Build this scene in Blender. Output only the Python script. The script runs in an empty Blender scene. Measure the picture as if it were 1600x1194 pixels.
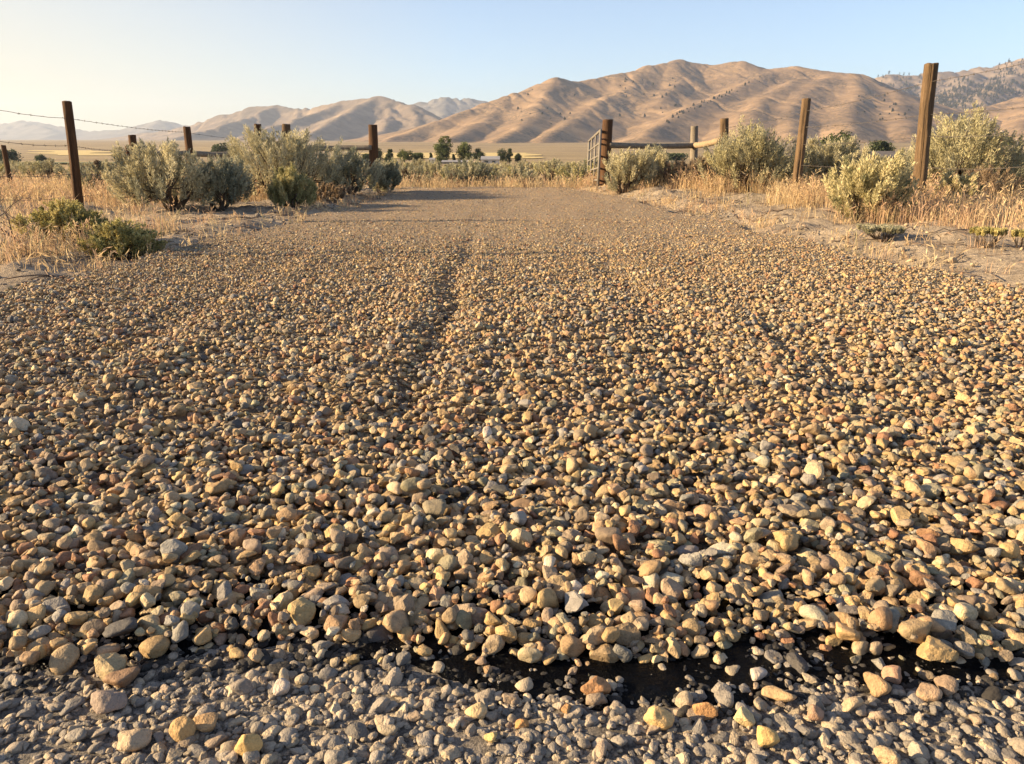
import bpy, math, random
import numpy as np
from mathutils import Vector

PI = math.pi
R = math.radians
sc = bpy.context.scene
C = sc.collection

# ------------------------------------------------------------------ camera
F, CX, CY, HOR, CAMH = 1200.0, 800.0, 597.0, 232.0, 0.65
TH = math.atan((CY - HOR) / F)
ct, st = math.cos(TH), math.sin(TH)

def ray(px, py):
    xc = (px - CX) / F
    yc = -(py - CY) / F
    return np.array([xc, ct + yc * st, -st + yc * ct])

def at(px, py, Y):
    """world point seen at a photo position, at distance Y down the road"""
    d = ray(px, py)
    return np.array([0, 0, CAMH]) + d * (Y / d[1])

def on_ground(px, py, z=0.0):
    d = ray(px, py)
    return np.array([0, 0, CAMH]) + d * ((z - CAMH) / d[2])

cam = bpy.data.cameras.new('camera')
cam.sensor_fit = 'HORIZONTAL'
cam.sensor_width = 36
cam.lens = F / 1600 * 36
cam.clip_start = 0.02
cam.clip_end = 60000
camo = bpy.data.objects.new('camera', cam)
C.objects.link(camo)
camo.location = (0, 0, CAMH)
camo.rotation_euler = (PI / 2 - TH, 0, 0)
sc.camera = camo

# ------------------------------------------------------------------ noise
_tab = np.random.default_rng(5).random((64, 256, 256)).astype(np.float32)

def vnoise(x, y, s=0):
    t = _tab[s % 64]
    xi = np.floor(x).astype(int); yi = np.floor(y).astype(int)
    fx = x - xi; fy = y - yi
    fx = fx * fx * fx * (fx * (fx * 6 - 15) + 10)
    fy = fy * fy * fy * (fy * (fy * 6 - 15) + 10)
    x0 = xi & 255; x1 = (xi + 1) & 255; y0 = yi & 255; y1 = (yi + 1) & 255
    a = t[x0, y0] * (1 - fx) + t[x1, y0] * fx
    b = t[x0, y1] * (1 - fx) + t[x1, y1] * fx
    return (a * (1 - fy) + b * fy) * 2 - 1

def fbm(x, y, s=0, o=5, g=0.5, l=2.03):
    x = np.asarray(x, float); y = np.asarray(y, float)
    r = np.zeros(np.broadcast(x, y).shape); a = 1.0
    for k in range(o):
        r += a * vnoise(x + 17.3 * k, y - 9.1 * k, s + k)
        x = x * l; y = y * l; a *= g
    return r

def sstep(a, b, x):
    t = np.clip((x - a) / (b - a), 0, 1)
    return t * t * (3 - 2 * t)

# ------------------------------------------------------------------ objects
def tag(o, label=None, cat=None, group=None, kind=None):
    if label: o['label'] = label
    if cat: o['category'] = cat
    if group: o['group'] = group
    if kind: o['kind'] = kind
    return o

def empty(name, loc, label, cat, group=None, rz=0.0):
    o = bpy.data.objects.new(name, None)
    C.objects.link(o)
    o.empty_display_size = 0.1
    o.location = tuple(float(v) for v in loc)
    o.rotation_euler = (0, 0, rz)
    return tag(o, label, cat, group)

def mesh_np(name, v, f, mat, smooth=True, col=None, parent=None):
    """v: N x 3, f: M x k array (or list of arrays), col: N x 3 colour per point"""
    v = np.asarray(v, np.float32)
    fs = f if isinstance(f, list) and not isinstance(f[0][0], int) else [f]
    fs = [np.asarray(q, np.int32) for q in fs if len(q)]
    me = bpy.data.meshes.new(name)
    me.vertices.add(len(v))
    me.vertices.foreach_set('co', v.ravel())
    loops = np.concatenate([q.ravel() for q in fs])
    tot = np.concatenate([np.full(len(q), q.shape[1], np.int32) for q in fs])
    start = np.concatenate([[0], np.cumsum(tot)[:-1]]).astype(np.int32)
    me.loops.add(len(loops))
    me.loops.foreach_set('vertex_index', loops)
    me.polygons.add(len(tot))
    me.polygons.foreach_set('loop_start', start)
    try:
        me.polygons.foreach_set('loop_total', tot)
    except Exception:
        pass
    me.polygons.foreach_set('use_smooth', smooth if isinstance(smooth, np.ndarray) else np.full(len(tot), smooth, bool))
    if col is not None:
        a = me.attributes.new('tint', 'FLOAT_COLOR', 'POINT')
        c4 = np.ones((len(v), 4), np.float32)
        c4[:, :3] = col
        a.data.foreach_set('color', c4.ravel())
    me.update(calc_edges=True)
    
    if mat: me.materials.append(mat)
    o = bpy.data.objects.new(name, me)
    C.objects.link(o)
    if parent is not None: o.parent = parent
    return o

def grid_faces(nu, nv, wrap=False):
    i = np.arange(nu - 1)[:, None]
    j = np.arange(nv if wrap else nv - 1)[None, :]
    j2 = (j + 1) % nv
    a = i * nv + j; b = (i + 1) * nv + j; c = (i + 1) * nv + j2; d = i * nv + j2
    return np.stack([a, b, c, d], -1).reshape(-1, 4)

class Soup:
    """collects shapes into one mesh"""
    def __init__(s): s.v = []; s.q = []; s.t = []; s.n = 0
    def add(s, v, q=None, t=None):
        v = np.asarray(v, float)
        if q is not None and len(q): s.q.append(np.asarray(q, int) + s.n)
        if t is not None and len(t): s.t.append(np.asarray(t, int) + s.n)
        s.v.append(v); s.n += len(v)
    def tube(s, pts, rad, k=8, cap=True):
        pts = np.asarray(pts, float); n = len(pts)
        rad = np.broadcast_to(np.asarray(rad, float), (n,))
        tg = np.gradient(pts, axis=0)
        tg /= np.linalg.norm(tg, axis=1)[:, None] + 1e-9
        ref = np.array([0.0, 0, 1]) if abs(tg[0][2]) < 0.9 else np.array([1.0, 0, 0])
        u = np.cross(tg, ref); u /= np.linalg.norm(u, axis=1)[:, None] + 1e-9
        w = np.cross(tg, u)
        a = np.arange(k) / k * 2 * PI
        v = pts[:, None] + rad[:, None, None] * (np.cos(a)[None, :, None] * u[:, None] + np.sin(a)[None, :, None] * w[:, None])
        v = v.reshape(-1, 3)
        q = grid_faces(n, k, True)
        t = []
        if cap:
            v = np.vstack([v, pts[:1], pts[-1:]])
            for j in range(k):
                t.append([n * k, j, (j + 1) % k])
                t.append([n * k + 1, (n - 1) * k + (j + 1) % k, (n - 1) * k + j])
        s.add(v, q, np.array(t) if t else None)
    def box(s, lo, hi):
        x0, y0, z0 = lo; x1, y1, z1 = hi
        v = [[x0, y0, z0], [x1, y0, z0], [x1, y1, z0], [x0, y1, z0], [x0, y0, z1], [x1, y0, z1], [x1, y1, z1], [x0, y1, z1]]
        s.add(v, [[0, 3, 2, 1], [4, 5, 6, 7], [0, 1, 5, 4], [1, 2, 6, 5], [2, 3, 7, 6], [3, 0, 4, 7]])
    def build(s, name, mat, parent=None, smooth=True):
        f = []
        if s.q: f.append(np.vstack(s.q))
        if s.t: f.append(np.vstack(s.t))
        return mesh_np(name, np.vstack(s.v), f, mat, smooth, None, parent)

# ------------------------------------------------------------------ materials
class NT:
    def __init__(s, name):
        s.m = bpy.data.materials.new(name)
        s.m.use_nodes = True
        s.t = s.m.node_tree
        s.t.nodes.clear()
        s.out = s.t.nodes.new('ShaderNodeOutputMaterial')
    def n(s, typ, **kw):
        nd = s.t.nodes.new(typ)
        for k, v in kw.items():
            if k.startswith('_'): setattr(nd, k[1:], v)
            else:
                key = k.replace('__', ' ')
                s.put(nd.inputs[key] if not key.isdigit() else nd.inputs[int(key)], v)
        return nd
    def put(s, sock, v):
        if isinstance(v, bpy.types.NodeSocket): s.t.links.new(v, sock)
        elif isinstance(v, bpy.types.Node): s.t.links.new(v.outputs[0], sock)
        else:
            if isinstance(v, (tuple, list)) and len(v) == 3 and sock.type == 'RGBA': v = (*v, 1)
            sock.default_value = v
    def coord(s, which='Object', scale=(1, 1, 1)):
        tc = s.n('ShaderNodeTexCoord')
        mp = s.n('ShaderNodeMapping')
        s.t.links.new(tc.outputs[which], mp.inputs['Vector'])
        mp.inputs['Scale'].default_value = scale
        return mp.outputs[0]
    def pos(s, scale=(1, 1, 1)):
        g = s.n('ShaderNodeNewGeometry')
        mp = s.n('ShaderNodeMapping')
        s.t.links.new(g.outputs['Position'], mp.inputs['Vector'])
        mp.inputs['Scale'].default_value = scale
        return mp.outputs[0]
    def noise(s, vec, scale, detail=4, rough=0.55, dist=0.0):
        nd = s.n('ShaderNodeTexNoise', Vector=vec, Scale=scale, Detail=detail, Roughness=rough, Distortion=dist)
        return nd.outputs['Fac']
    def ramp(s, fac, stops):
        r = s.n('ShaderNodeValToRGB')
        s.put(r.inputs[0], fac)
        e = r.color_ramp.elements
        while len(e) > 1: e.remove(e[-1])
        e[0].position = stops[0][0]; c = stops[0][1]; e[0].color = (*c, 1) if isinstance(c, (tuple, list)) else (c, c, c, 1)
        for p, c in stops[1:]:
            x = e.new(p); x.color = (*c, 1) if isinstance(c, (tuple, list)) else (c, c, c, 1)
        return r.outputs[0]
    def mix(s, fac, a, b, mode='MIX'):
        m = s.n('ShaderNodeMix', _data_type='RGBA', _blend_type=mode)
        s.put(m.inputs[0], fac); s.put(m.inputs[6], a); s.put(m.inputs[7], b)
        return m.outputs[2]
    def math(s, op, a, b=0.0, c=None):
        m = s.n('ShaderNodeMath', _operation=op)
        s.put(m.inputs[0], a); s.put(m.inputs[1], b)
        if c is not None: s.put(m.inputs[2], c)
        return m.outputs[0]
    def bump(s, h, strength=0.5, dist=0.01):
        return s.n('ShaderNodeBump', Height=h, Strength=strength, Distance=dist).outputs[0]
    def pbr(s, col, rough=0.9, normal=None, metal=0.0, spec=0.3):
        p = s.n('ShaderNodeBsdfPrincipled')
        s.put(p.inputs['Base Color'], col); s.put(p.inputs['Roughness'], rough)
        s.put(p.inputs['Metallic'], metal); s.put(p.inputs['Specular IOR Level'], spec)
        if normal is not None: s.put(p.inputs['Normal'], normal)
        return p.outputs[0]
    def end(s, sh):
        s.t.links.new(sh, s.out.inputs['Surface'])
        return s.m

def attr(n):
    a = n.n('ShaderNodeAttribute')
    a.attribute_name = 'tint'
    return a.outputs['Color']

def m_stone(name, rough=0.75, mott=0.5, dust=0.0):
    n = NT(name)
    c = n.coord('Object')
    big = n.noise(c, 70, 5, 0.65)
    fine = n.noise(c, 420, 3, 0.6)
    speck = n.noise(c, 900, 2, 0.5)
    k = n.ramp(big, [(0.25, 1 - mott), (0.5, 1.0), (0.75, 1 + 0.35 * mott)])
    col = n.mix(1.0, attr(n), k, 'MULTIPLY')
    k2 = n.ramp(fine, [(0.3, 0.72), (0.6, 1.08)])
    col = n.mix(0.8, col, k2, 'MULTIPLY')
    col = n.mix(n.ramp(speck, [(0.6, 0.0), (0.72, 0.35)]), col, (0.07, 0.055, 0.04))
    if dust: col = n.mix(dust, col, (0.24, 0.2, 0.16))
    h = n.math('ADD', n.math('MULTIPLY', big, 1.0), n.math('MULTIPLY', fine, 0.45))
    return n.end(n.pbr(col, rough, n.bump(h, 0.7, 0.006), 0, 0.25))

M = {}
M['stone'] = m_stone('weathered_stone', 0.72, 0.45)
M['chip'] = m_stone('worn_chip', 0.8, 0.4, 0.1)
M['clod'] = m_stone('dirt_clod', 0.95, 0.4)

def m_leaf(name, trans=0.3, rough=0.7):
    n = NT(name)
    col = attr(n)
    d = n.pbr(col, rough, None, 0, 0.2)
    t = n.n('ShaderNodeBsdfTranslucent', Color=col).outputs[0]
    mx = n.n('ShaderNodeMixShader')
    mx.inputs[0].default_value = trans
    n.t.links.new(d, mx.inputs[1]); n.t.links.new(t, mx.inputs[2])
    return n.end(mx.outputs[0])
M['leaf'] = m_leaf('leaf', 0.28)
M['grass'] = m_leaf('dry_grass_blade', 0.4)

def m_wood(name, a, b, dark, rough=0.85):
    n = NT(name)
    g1 = n.noise(n.coord('Object', (14, 14, 0.9)), 4, 6, 0.65, 0.3)
    g2 = n.noise(n.coord('Object', (60, 60, 1.6)), 4, 4, 0.6)
    blot = n.noise(n.coord('Object', (1, 1, 0.5)), 5, 4, 0.6)
    col = n.mix(n.ramp(g1, [(0.33, 0.0), (0.66, 1.0)]), a, b)
    col = n.mix(n.ramp(g2, [(0.30, 0.9), (0.46, 0.0)]), col, dark)
    col = n.mix(n.ramp(blot, [(0.45, 0.0), (0.75, 0.6)]), col, dark)
    h = n.math('ADD', g1, n.math('MULTIPLY', g2, 0.7))
    return n.end(n.pbr(col, rough, n.bump(h, 0.8, 0.012), 0, 0.2))
M['wood'] = m_wood('weathered_post_wood', (0.165, 0.107, 0.06), (0.105, 0.067, 0.037), (0.035, 0.022, 0.014))
M['wood_dark'] = m_wood('brown_and_shade_post_wood', (0.11, 0.055, 0.026), (0.065, 0.033, 0.016), (0.022, 0.013, 0.008))  # gateposts' own reddish brown; on left fence posts, shade put into the colour
M['wood_grey'] = m_wood('grey_rail_wood', (0.26, 0.22, 0.17), (0.17, 0.14, 0.105), (0.06, 0.05, 0.04))
M['wood_pale'] = m_wood('pale_rail_wood', (0.34, 0.25, 0.155), (0.25, 0.18, 0.11), (0.10, 0.07, 0.045))

def m_plain(name, col, rough=0.8, metal=0.0, var=0.25, scale=3, spec=0.3):
    n = NT(name)
    f = n.noise(n.coord('Object'), scale, 5, 0.6)
    k = n.ramp(f, [(0.3, 1 - var), (0.7, 1 + var)])
    return n.end(n.pbr(n.mix(1.0, col, k, 'MULTIPLY'), rough, None, metal, spec))
M['bark'] = m_plain('sage_bark', (0.085, 0.06, 0.042), 0.95, 0, 0.5, 14)
M['deadwood'] = m_plain('dead_twig', (0.14, 0.10, 0.075), 0.95, 0, 0.4, 20)
M['trunk'] = m_plain('tree_bark', (0.09, 0.07, 0.05), 0.95, 0, 0.4, 3)
M['wire'] = m_plain('rusty_wire', (0.10, 0.085, 0.075), 0.6, 0.4, 0.3, 30)
M['galv'] = m_plain('galvanised_tube', (0.17, 0.15, 0.128), 0.75, 0.1, 0.25, 9)
M['steel_rust'] = m_plain('rust_steel', (0.16, 0.07, 0.04), 0.8, 0.2, 0.4, 20)
M['white_cap'] = m_plain('white_paint', (0.5, 0.42, 0.33), 0.6, 0, 0.1, 20)
M['wall_w'] = m_plain('pale_siding', (0.5, 0.46, 0.42), 0.8, 0, 0.15, 0.4)
M['wall_t'] = m_plain('tan_siding', (0.42, 0.29, 0.19), 0.8, 0, 0.15, 0.4)
M['wall_g'] = m_plain('grey_siding', (0.2, 0.18, 0.17), 0.8, 0, 0.15, 0.4)
M['roof_w'] = m_plain('pale_metal_roof', (0.3, 0.28, 0.26), 0.5, 0.1, 0.12, 0.5)
M['roof_d'] = m_plain('dark_shingle_roof', (0.12, 0.105, 0.1), 0.9, 0, 0.25, 0.8)
M['roof_t'] = m_plain('tan_roof', (0.5, 0.36, 0.2), 0.8, 0, 0.15, 0.6)
M['window'] = m_plain('window_glass', (0.04, 0.045, 0.05), 0.2, 0, 0.1, 1, 0.6)
M['car_w'] = m_plain('white_car_paint', (0.55, 0.55, 0.55), 0.35, 0, 0.05, 1, 0.5)
M['tyre'] = m_plain('black_rubber', (0.03, 0.03, 0.03), 0.9, 0, 0.1, 4)

# ground: dusty shoulder close by, dry plain further out
def m_ground():
    n = NT('dusty_ground')
    p = n.pos()
    sx = n.n('ShaderNodeSeparateXYZ', Vector=p)
    Y = sx.outputs[1]
    n1 = n.noise(p, 2.2, 6, 0.62); n2 = n.noise(p, 28, 5, 0.65); n3 = n.noise(p, 160, 3, 0.6)
    near = n.ramp(n1, [(0.3, (0.25, 0.20, 0.15)), (0.5, (0.36, 0.285, 0.205)), (0.7, (0.46, 0.36, 0.25))])
    near = n.mix(1.0, near, n.ramp(n2, [(0.3, 0.6), (0.7, 1.25)]), 'MULTIPLY')
    near = n.mix(0.7, near, n.ramp(n3, [(0.35, 0.6), (0.65, 1.2)]), 'MULTIPLY')
    # plain: long strips of dry grass, stubble and sage
    ps = n.pos((0.0025, 0.006, 1))
    s1 = n.noise(ps, 1.6, 6, 0.6, 0.4)
    s2 = n.noise(n.pos((0.02, 0.05, 1)), 1.5, 5, 0.65)
    far = n.ramp(s1, [(0.32, (0.25, 0.19, 0.11)), (0.42, (0.38, 0.275, 0.15)), (0.5, (0.46, 0.335, 0.17)), (0.58, (0.30, 0.215, 0.13)), (0.66, (0.45, 0.33, 0.18))])
    far = n.mix(1.0, far, n.ramp(s2, [(0.3, 0.6), (0.7, 1.02)]), 'MULTIPLY')
    dots = n.noise(n.pos((0.35, 0.35, 1)), 1.0, 3, 0.6)
    far = n.mix(n.ramp(dots, [(0.52, 0.0), (0.62, 0.7)]), far, (0.12, 0.115, 0.065))
    strips = n.noise(n.pos((0.0009, 0.022, 1)), 1.3, 3, 0.5)
    far = n.mix(1.0, far, n.ramp(strips, [(0.36, 0.62), (0.46, 1.0), (0.54, 0.86), (0.62, 1.25)]), 'MULTIPLY')
    midc = n.mix(n.ramp(n.noise(p, 0.6, 5, 0.6), [(0.4, 0.0), (0.6, 1.0)]), (0.30, 0.215, 0.125), (0.42, 0.30, 0.16))
    col = n.mix(n.ramp(n.math('DIVIDE', Y, 24.0), [(0.45, 0.0), (0.75, 1.0)]), near, midc)
    col = n.mix(n.ramp(n.math('DIVIDE', Y, 200.0), [(0.3, 0.0), (0.9, 1.0)]), col, far)
    h = n.math('ADD', n.math('MULTIPLY', n2, 0.7), n.math('MULTIPLY', n3, 0.35))
    return n.end(n.pbr(col, 0.95, n.bump(h, 0.8, 0.03), 0, 0.1))
M['ground'] = m_ground()

def m_asphalt():
    n = NT('worn_asphalt')
    p = n.pos()
    a = n.noise(p, 5, 5, 0.6); b = n.noise(p, 60, 5, 0.7); c = n.noise(p, 330, 4, 0.7)
    col = n.ramp(a, [(0.3, (0.13, 0.112, 0.095)), (0.55, (0.21, 0.178, 0.145)), (0.75, (0.27, 0.225, 0.18))])
    col = n.mix(1.0, col, n.ramp(b, [(0.3, 0.5), (0.7, 1.4)]), 'MULTIPLY')
    col = n.mix(1.0, col, n.ramp(c, [(0.35, 0.45), (0.68, 1.6)]), 'MULTIPLY')
    h = n.math('ADD', b, n.math('MULTIPLY', c, 0.7))
    return n.end(n.pbr(col, 0.75, n.bump(h, 1.0, 0.008), 0, 0.3))
M['asphalt'] = m_asphalt()

def m_roadbase():
    n = NT('packed_gravel_bed')
    p = n.pos()
    a = n.noise(p, 40, 5, 0.7); b = n.noise(p, 160, 4, 0.7)
    col = n.ramp(a, [(0.3, (0.28, 0.21, 0.145)), (0.7, (0.50, 0.38, 0.265))])
    col = n.mix(1.0, col, n.ramp(b, [(0.3, 0.5), (0.7, 1.3)]), 'MULTIPLY')
    return n.end(n.pbr(col, 0.95, n.bump(n.math('ADD', a, b), 1.0, 0.02), 0, 0.1))
M['bed'] = m_roadbase()

def m_tar():
    n = NT('fresh_tar')
    p = n.pos()
    b = n.noise(p, 55, 5, 0.65); c = n.noise(p, 240, 3, 0.6)
    r = n.ramp(b, [(0.35, 0.05), (0.65, 0.17)])
    return n.end(n.pbr((0.0025, 0.0026, 0.0032), r, n.bump(n.math('ADD', b, n.math('MULTIPLY', c, 0.4)), 0.8, 0.012), 0, 0.05))
M['tar'] = m_tar()

def m_hill(name, a, b, c, sc_=1.0, rock=0.85):
    n = NT(name)
    p = n.pos()
    f1 = n.noise(p, 0.0035 * sc_, 7, 0.62, 0.6)
    f2 = n.noise(p, 0.02 * sc_, 6, 0.68)
    f3 = n.noise(p, 0.09 * sc_, 4, 0.7)
    col = n.ramp(f1, [(0.32, b), (0.5, a), (0.68, c)])
    col = n.mix(1.0, col, n.ramp(f2, [(0.32, 0.66), (0.5, 0.95), (0.68, 1.2)]), 'MULTIPLY')
    dark = n.math('MULTIPLY', n.ramp(n.noise(p, 0.006 * sc_, 5, 0.6), [(0.45, 0.0), (0.58, 1.0)]), n.ramp(f3, [(0.46, 0.0), (0.56, 1.0)]))
    col = n.mix(n.math('MULTIPLY', dark, rock), col, (0.10, 0.08, 0.06))
    f4 = n.noise(p, 0.22 * sc_, 4, 0.7)
    col = n.mix(n.ramp(f4, [(0.60, 0.0), (0.70, 0.55)]), col, (0.09, 0.075, 0.05))
    h = n.math('ADD', n.math('MULTIPLY', f2, 0.8), n.math('MULTIPLY', f3, 0.5))
    return n.end(n.pbr(col, 0.95, n.bump(h, 0.45, 7.0 / sc_), 0, 0.05))
M['hill'] = m_hill('dry_grass_hill', (0.262, 0.178, 0.11), (0.185, 0.132, 0.09), (0.33, 0.225, 0.135))
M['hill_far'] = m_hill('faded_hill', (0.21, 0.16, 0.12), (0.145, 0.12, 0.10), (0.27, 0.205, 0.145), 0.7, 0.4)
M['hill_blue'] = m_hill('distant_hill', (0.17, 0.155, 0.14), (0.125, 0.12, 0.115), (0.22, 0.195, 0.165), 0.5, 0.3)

def m_field():
    n = NT('ripe_grain_field')
    f = n.noise(n.pos((0.01, 0.06, 1)), 2, 5, 0.6)
    return n.end(n.pbr(n.ramp(f, [(0.3, (0.48, 0.36, 0.15)), (0.7, (0.6, 0.46, 0.2))]), 0.9, None, 0, 0.1))
M['field'] = m_field()

# ------------------------------------------------------------------ terrain height
_PY = np.array([-500, 12.5, 15, 20, 30, 60, 100, 300, 600, 900, 1200, 2000, 4000, 10000, 30000.0])
_PZ = np.array([0, 0, -0.06, -0.17, -0.32, -0.8, -1.5, -4.9, -7.4, -7.2, -3.6, 13, 38, 105, 300.0])
def plain(y): return np.interp(y, _PY, _PZ)

_RY = np.array([-5, 0.8, 2.0, 3.4, 5.0, 7.0, 9.5, 12.4, 14.0])
_RL = np.array([-3.4, -3.0, -2.5, -2.28, -2.0, -1.86, -1.75, -1.8, -2.0])
_RR = np.array([3.4, 3.0, 2.6, 2.32, 2.02, 1.78, 1.45, 1.02, 1.0])
def edges(y):
    y = np.asarray(y, float)
    l = np.interp(y, _RY, _RL) + 0.10 * fbm(y * 1.3, y * 0 + 3, 3, 4)
    r = np.interp(y, _RY, _RR) + 0.10 * fbm(y * 1.3, y * 0 + 8, 6, 4)
    return l, r

def gz(x, y):
    x = np.asarray(x, float); y = np.asarray(y, float)
    l, r = edges(y)
    out = np.maximum(l - x, x - r)           # metres outside the road
    k = sstep(0.0, 0.35, out) * sstep(0.9, 1.6, y)
    b = 0.045 * fbm(x * 0.9, y * 0.9, 10, 4) + 0.022 * fbm(x * 4, y * 4, 20, 4) + 0.012 * fbm(x * 17, y * 17, 30, 3)
    side = np.where(x > 0, 0.055, 0.02) * sstep(0.05, 0.7, out)
    z = plain(y) + k * (b + side) * sstep(300, 30, np.abs(y)) - 0.03 * (1 - k) * 0
    return z

def make_ground():
    xs = np.arange(-8, 8.001, 0.055)
    g = [8.0]
    while g[-1] < 16000: g.append(g[-1] * 1.09 + 0.05)
    xs = np.concatenate([-np.array(g[:0:-1]), xs, np.array(g[1:])])
    ys = np.arange(0.4, 14.5, 0.055)
    h = [14.5]
    while h[-1] < 20000: h.append(h[-1] * 1.035 + 0.03)
    ys = np.concatenate([[-400, -150, -50, -20, -8, -3, -1], ys, h[1:]])
    X, Y = np.meshgrid(xs, ys)
    Z = gz(X, Y)
    Z += sstep(1500, 3500, np.abs(X)) * 0
    v = np.stack([X, Y, Z], -1).reshape(-1, 3)
    f = grid_faces(len(ys), len(xs))[:, ::-1]
    tag(mesh_np('ground', v, f, M['ground']), kind='structure')
make_ground()

def bed_rise(y):
    return 0.009 + 0.021 * sstep(1.15, 3.2, y)

def base_relief(x, y):
    w = 0.010 * fbm(x * 1.6, y * 0.8, 44, 4)
    wob = 0.05 * fbm(y * 0.7, y * 0 + 1, 47, 3)
    fade = sstep(1.3, 2.0, y) * (1 - 0.88 * sstep(3.0, 6.5, y))
    for c, a, s in ((-0.30, -0.020, 0.06), (-0.42, 0.011, 0.09), (-0.20, 0.008, 0.06), (0.52, -0.012, 0.10), (0.72, 0.018, 0.10), (-1.15, 0.014, 0.12), (-1.3, -0.012, 0.1), (1.25, 0.016, 0.13)):
        w = w + fade * a * np.exp(-((x - c - wob) / s) ** 2)
    return w

def make_roads():
    ys = np.arange(1.0, 13.6, 0.05)
    l, r = edges(ys)
    us = np.linspace(0, 1, 110)
    X = l[:, None] + (r - l)[:, None] * us[None]
    Y = np.repeat(ys[:, None], 110, 1)
    # the gravel spreads into a turning place past the gate
    Z = plain(Y) + 0.006 + (bed_rise(Y) - 0.007 + 0.011 * sstep(3, 6, Y) + base_relief(X, Y)) * sstep(1.0, 1.15, Y)
    tag(mesh_np('gravel_road', np.stack([X, Y, Z], -1).reshape(-1, 3), grid_faces(len(ys), 110)[:, ::-1], M['bed']), kind='structure')
    v = [[-40, -7, 0.004], [40, -7, 0.004], [40, 0.94, 0.004], [-40, 0.94, 0.004]]
    tag(mesh_np('asphalt_road', v, [[0, 1, 2, 3]], M['asphalt'], False), kind='structure')
make_roads()

# ------------------------------------------------------------------ stones
def ico(n):
    import bmesh
    bm = bmesh.new()
    bmesh.ops.create_icosphere(bm, subdivisions=n, radius=1)
    bm.verts.ensure_lookup_table()
    v = np.array([x.co[:] for x in bm.verts])
    f = np.array([[q.index for q in p.verts] for p in bm.faces])
    bm.free()
    return v / np.linalg.norm(v, axis=1)[:, None], f
ICO = {k: ico(k) for k in (1, 2, 3, 4)}

def pebble(rng, v, sharp=None):
    """a broken, water-worn stone: sphere cut by soft planes"""
    k = rng.integers(7, 13)
    nrm = rng.normal(size=(k, 3)); nrm /= np.linalg.norm(nrm, axis=1)[:, None]
    d = rng.uniform(0.48, 0.92, k)
    p = rng.uniform(24, 90) if sharp is None else sharp
    dots = np.clip(v @ nrm.T, 1e-3, None) / d[None]
    s = (np.sum(dots ** p, 1) + 0.25) ** (1 / p)
    r = 1 / s
    o = rng.uniform(0, 50, 3)
    r = r * (1 + 0.07 * fbm(v[:, 0] * 1.7 + o[0], v[:, 1] * 1.7 + v[:, 2] * 1.1 + o[1], int(o[2]), 3))
    q = v * r[:, None]
    return q / np.abs(q).max()

PAL = np.array([[.35, .245, .135], [.41, .275, .13], [.46, .35, .21], [.27, .20, .135], [.29, .155, .085], [.245, .22, .185], [.10, .09, .08], [.28, .24, .15], [.37, .235, .13], [.5, .42, .3]])
PW = np.array([.23, .16, .10, .15, .06, .10, .04, .07, .07, .02])

def rots(rng, n, tilt):
    yaw = rng.uniform(0, 2 * PI, n)
    a = rng.normal(0, tilt, n); b = rng.normal(0, tilt, n)
    cy, sy = np.cos(yaw), np.sin(yaw)
    ca, sa = np.cos(a), np.sin(a); cb, sb = np.cos(b), np.sin(b)
    z = np.zeros(n); o = np.ones(n)
    Rz = np.stack([cy, -sy, z, sy, cy, z, z, z, o], -1).reshape(-1, 3, 3)
    Rx = np.stack([o, z, z, z, ca, -sa, z, sa, ca], -1).reshape(-1, 3, 3)
    Ry = np.stack([cb, z, sb, z, o, z, -sb, z, cb], -1).reshape(-1, 3, 3)
    return Rx @ Ry @ Rz

def bake_stones(rng, pos, half, rot, col, lod_of):
    """all stones of a bed as one mesh, finer where they lie close"""
    V, Fs, Cc, Sm, base = [], [], [], [], 0
    for lod, nvar in ((3, 40), (2, 40), (1, 60)):
        idx = np.where(lod_of == lod)[0]
        if not len(idx): continue
        sv, sf = ICO[lod]
        var = np.stack([pebble(rng, sv) for _ in range(nvar)])
        which = rng.integers(0, nvar, len(idx))
        p = var[which] * half[idx][:, None, :]
        p = np.einsum('nij,nkj->nki', rot[idx], p) + pos[idx][:, None, :]
        nv = sv.shape[0]
        V.append(p.reshape(-1, 3))
        Fs.append((sf[None] + (base + np.arange(len(idx)) * nv)[:, None, None]).reshape(-1, 3))
        Cc.append(np.repeat(col[idx], nv, 0))
        Sm.append(np.repeat((rng.random(len(idx)) < 0.5) & (lod == 3), len(sf)))
        base += len(idx) * nv
    return np.vstack(V), np.vstack(Fs), np.vstack(Cc), np.concatenate(Sm)

def edge_line(x):
    """where the loose gravel ends on the old road"""
    x = np.asarray(x, float)
    b = np.interp(x, [-1.6, -.68, -.42, -.17, .04, .21, .30, .38, .5, .66, 1.6], [.85, .862, .882, .90, .862, .85, .885, .89, .855, .862, .86])
    return b + 0.016 * fbm(x * 5.1, x * 0 + 2, 40, 4)

RES = 0.006
HX0, HX1, HY0, HY1 = -3.4, 3.4, 0.4, 13.6
HM = np.zeros((int((HX1 - HX0) / RES) + 2, int((HY1 - HY0) / RES) + 2), np.float32)

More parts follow.
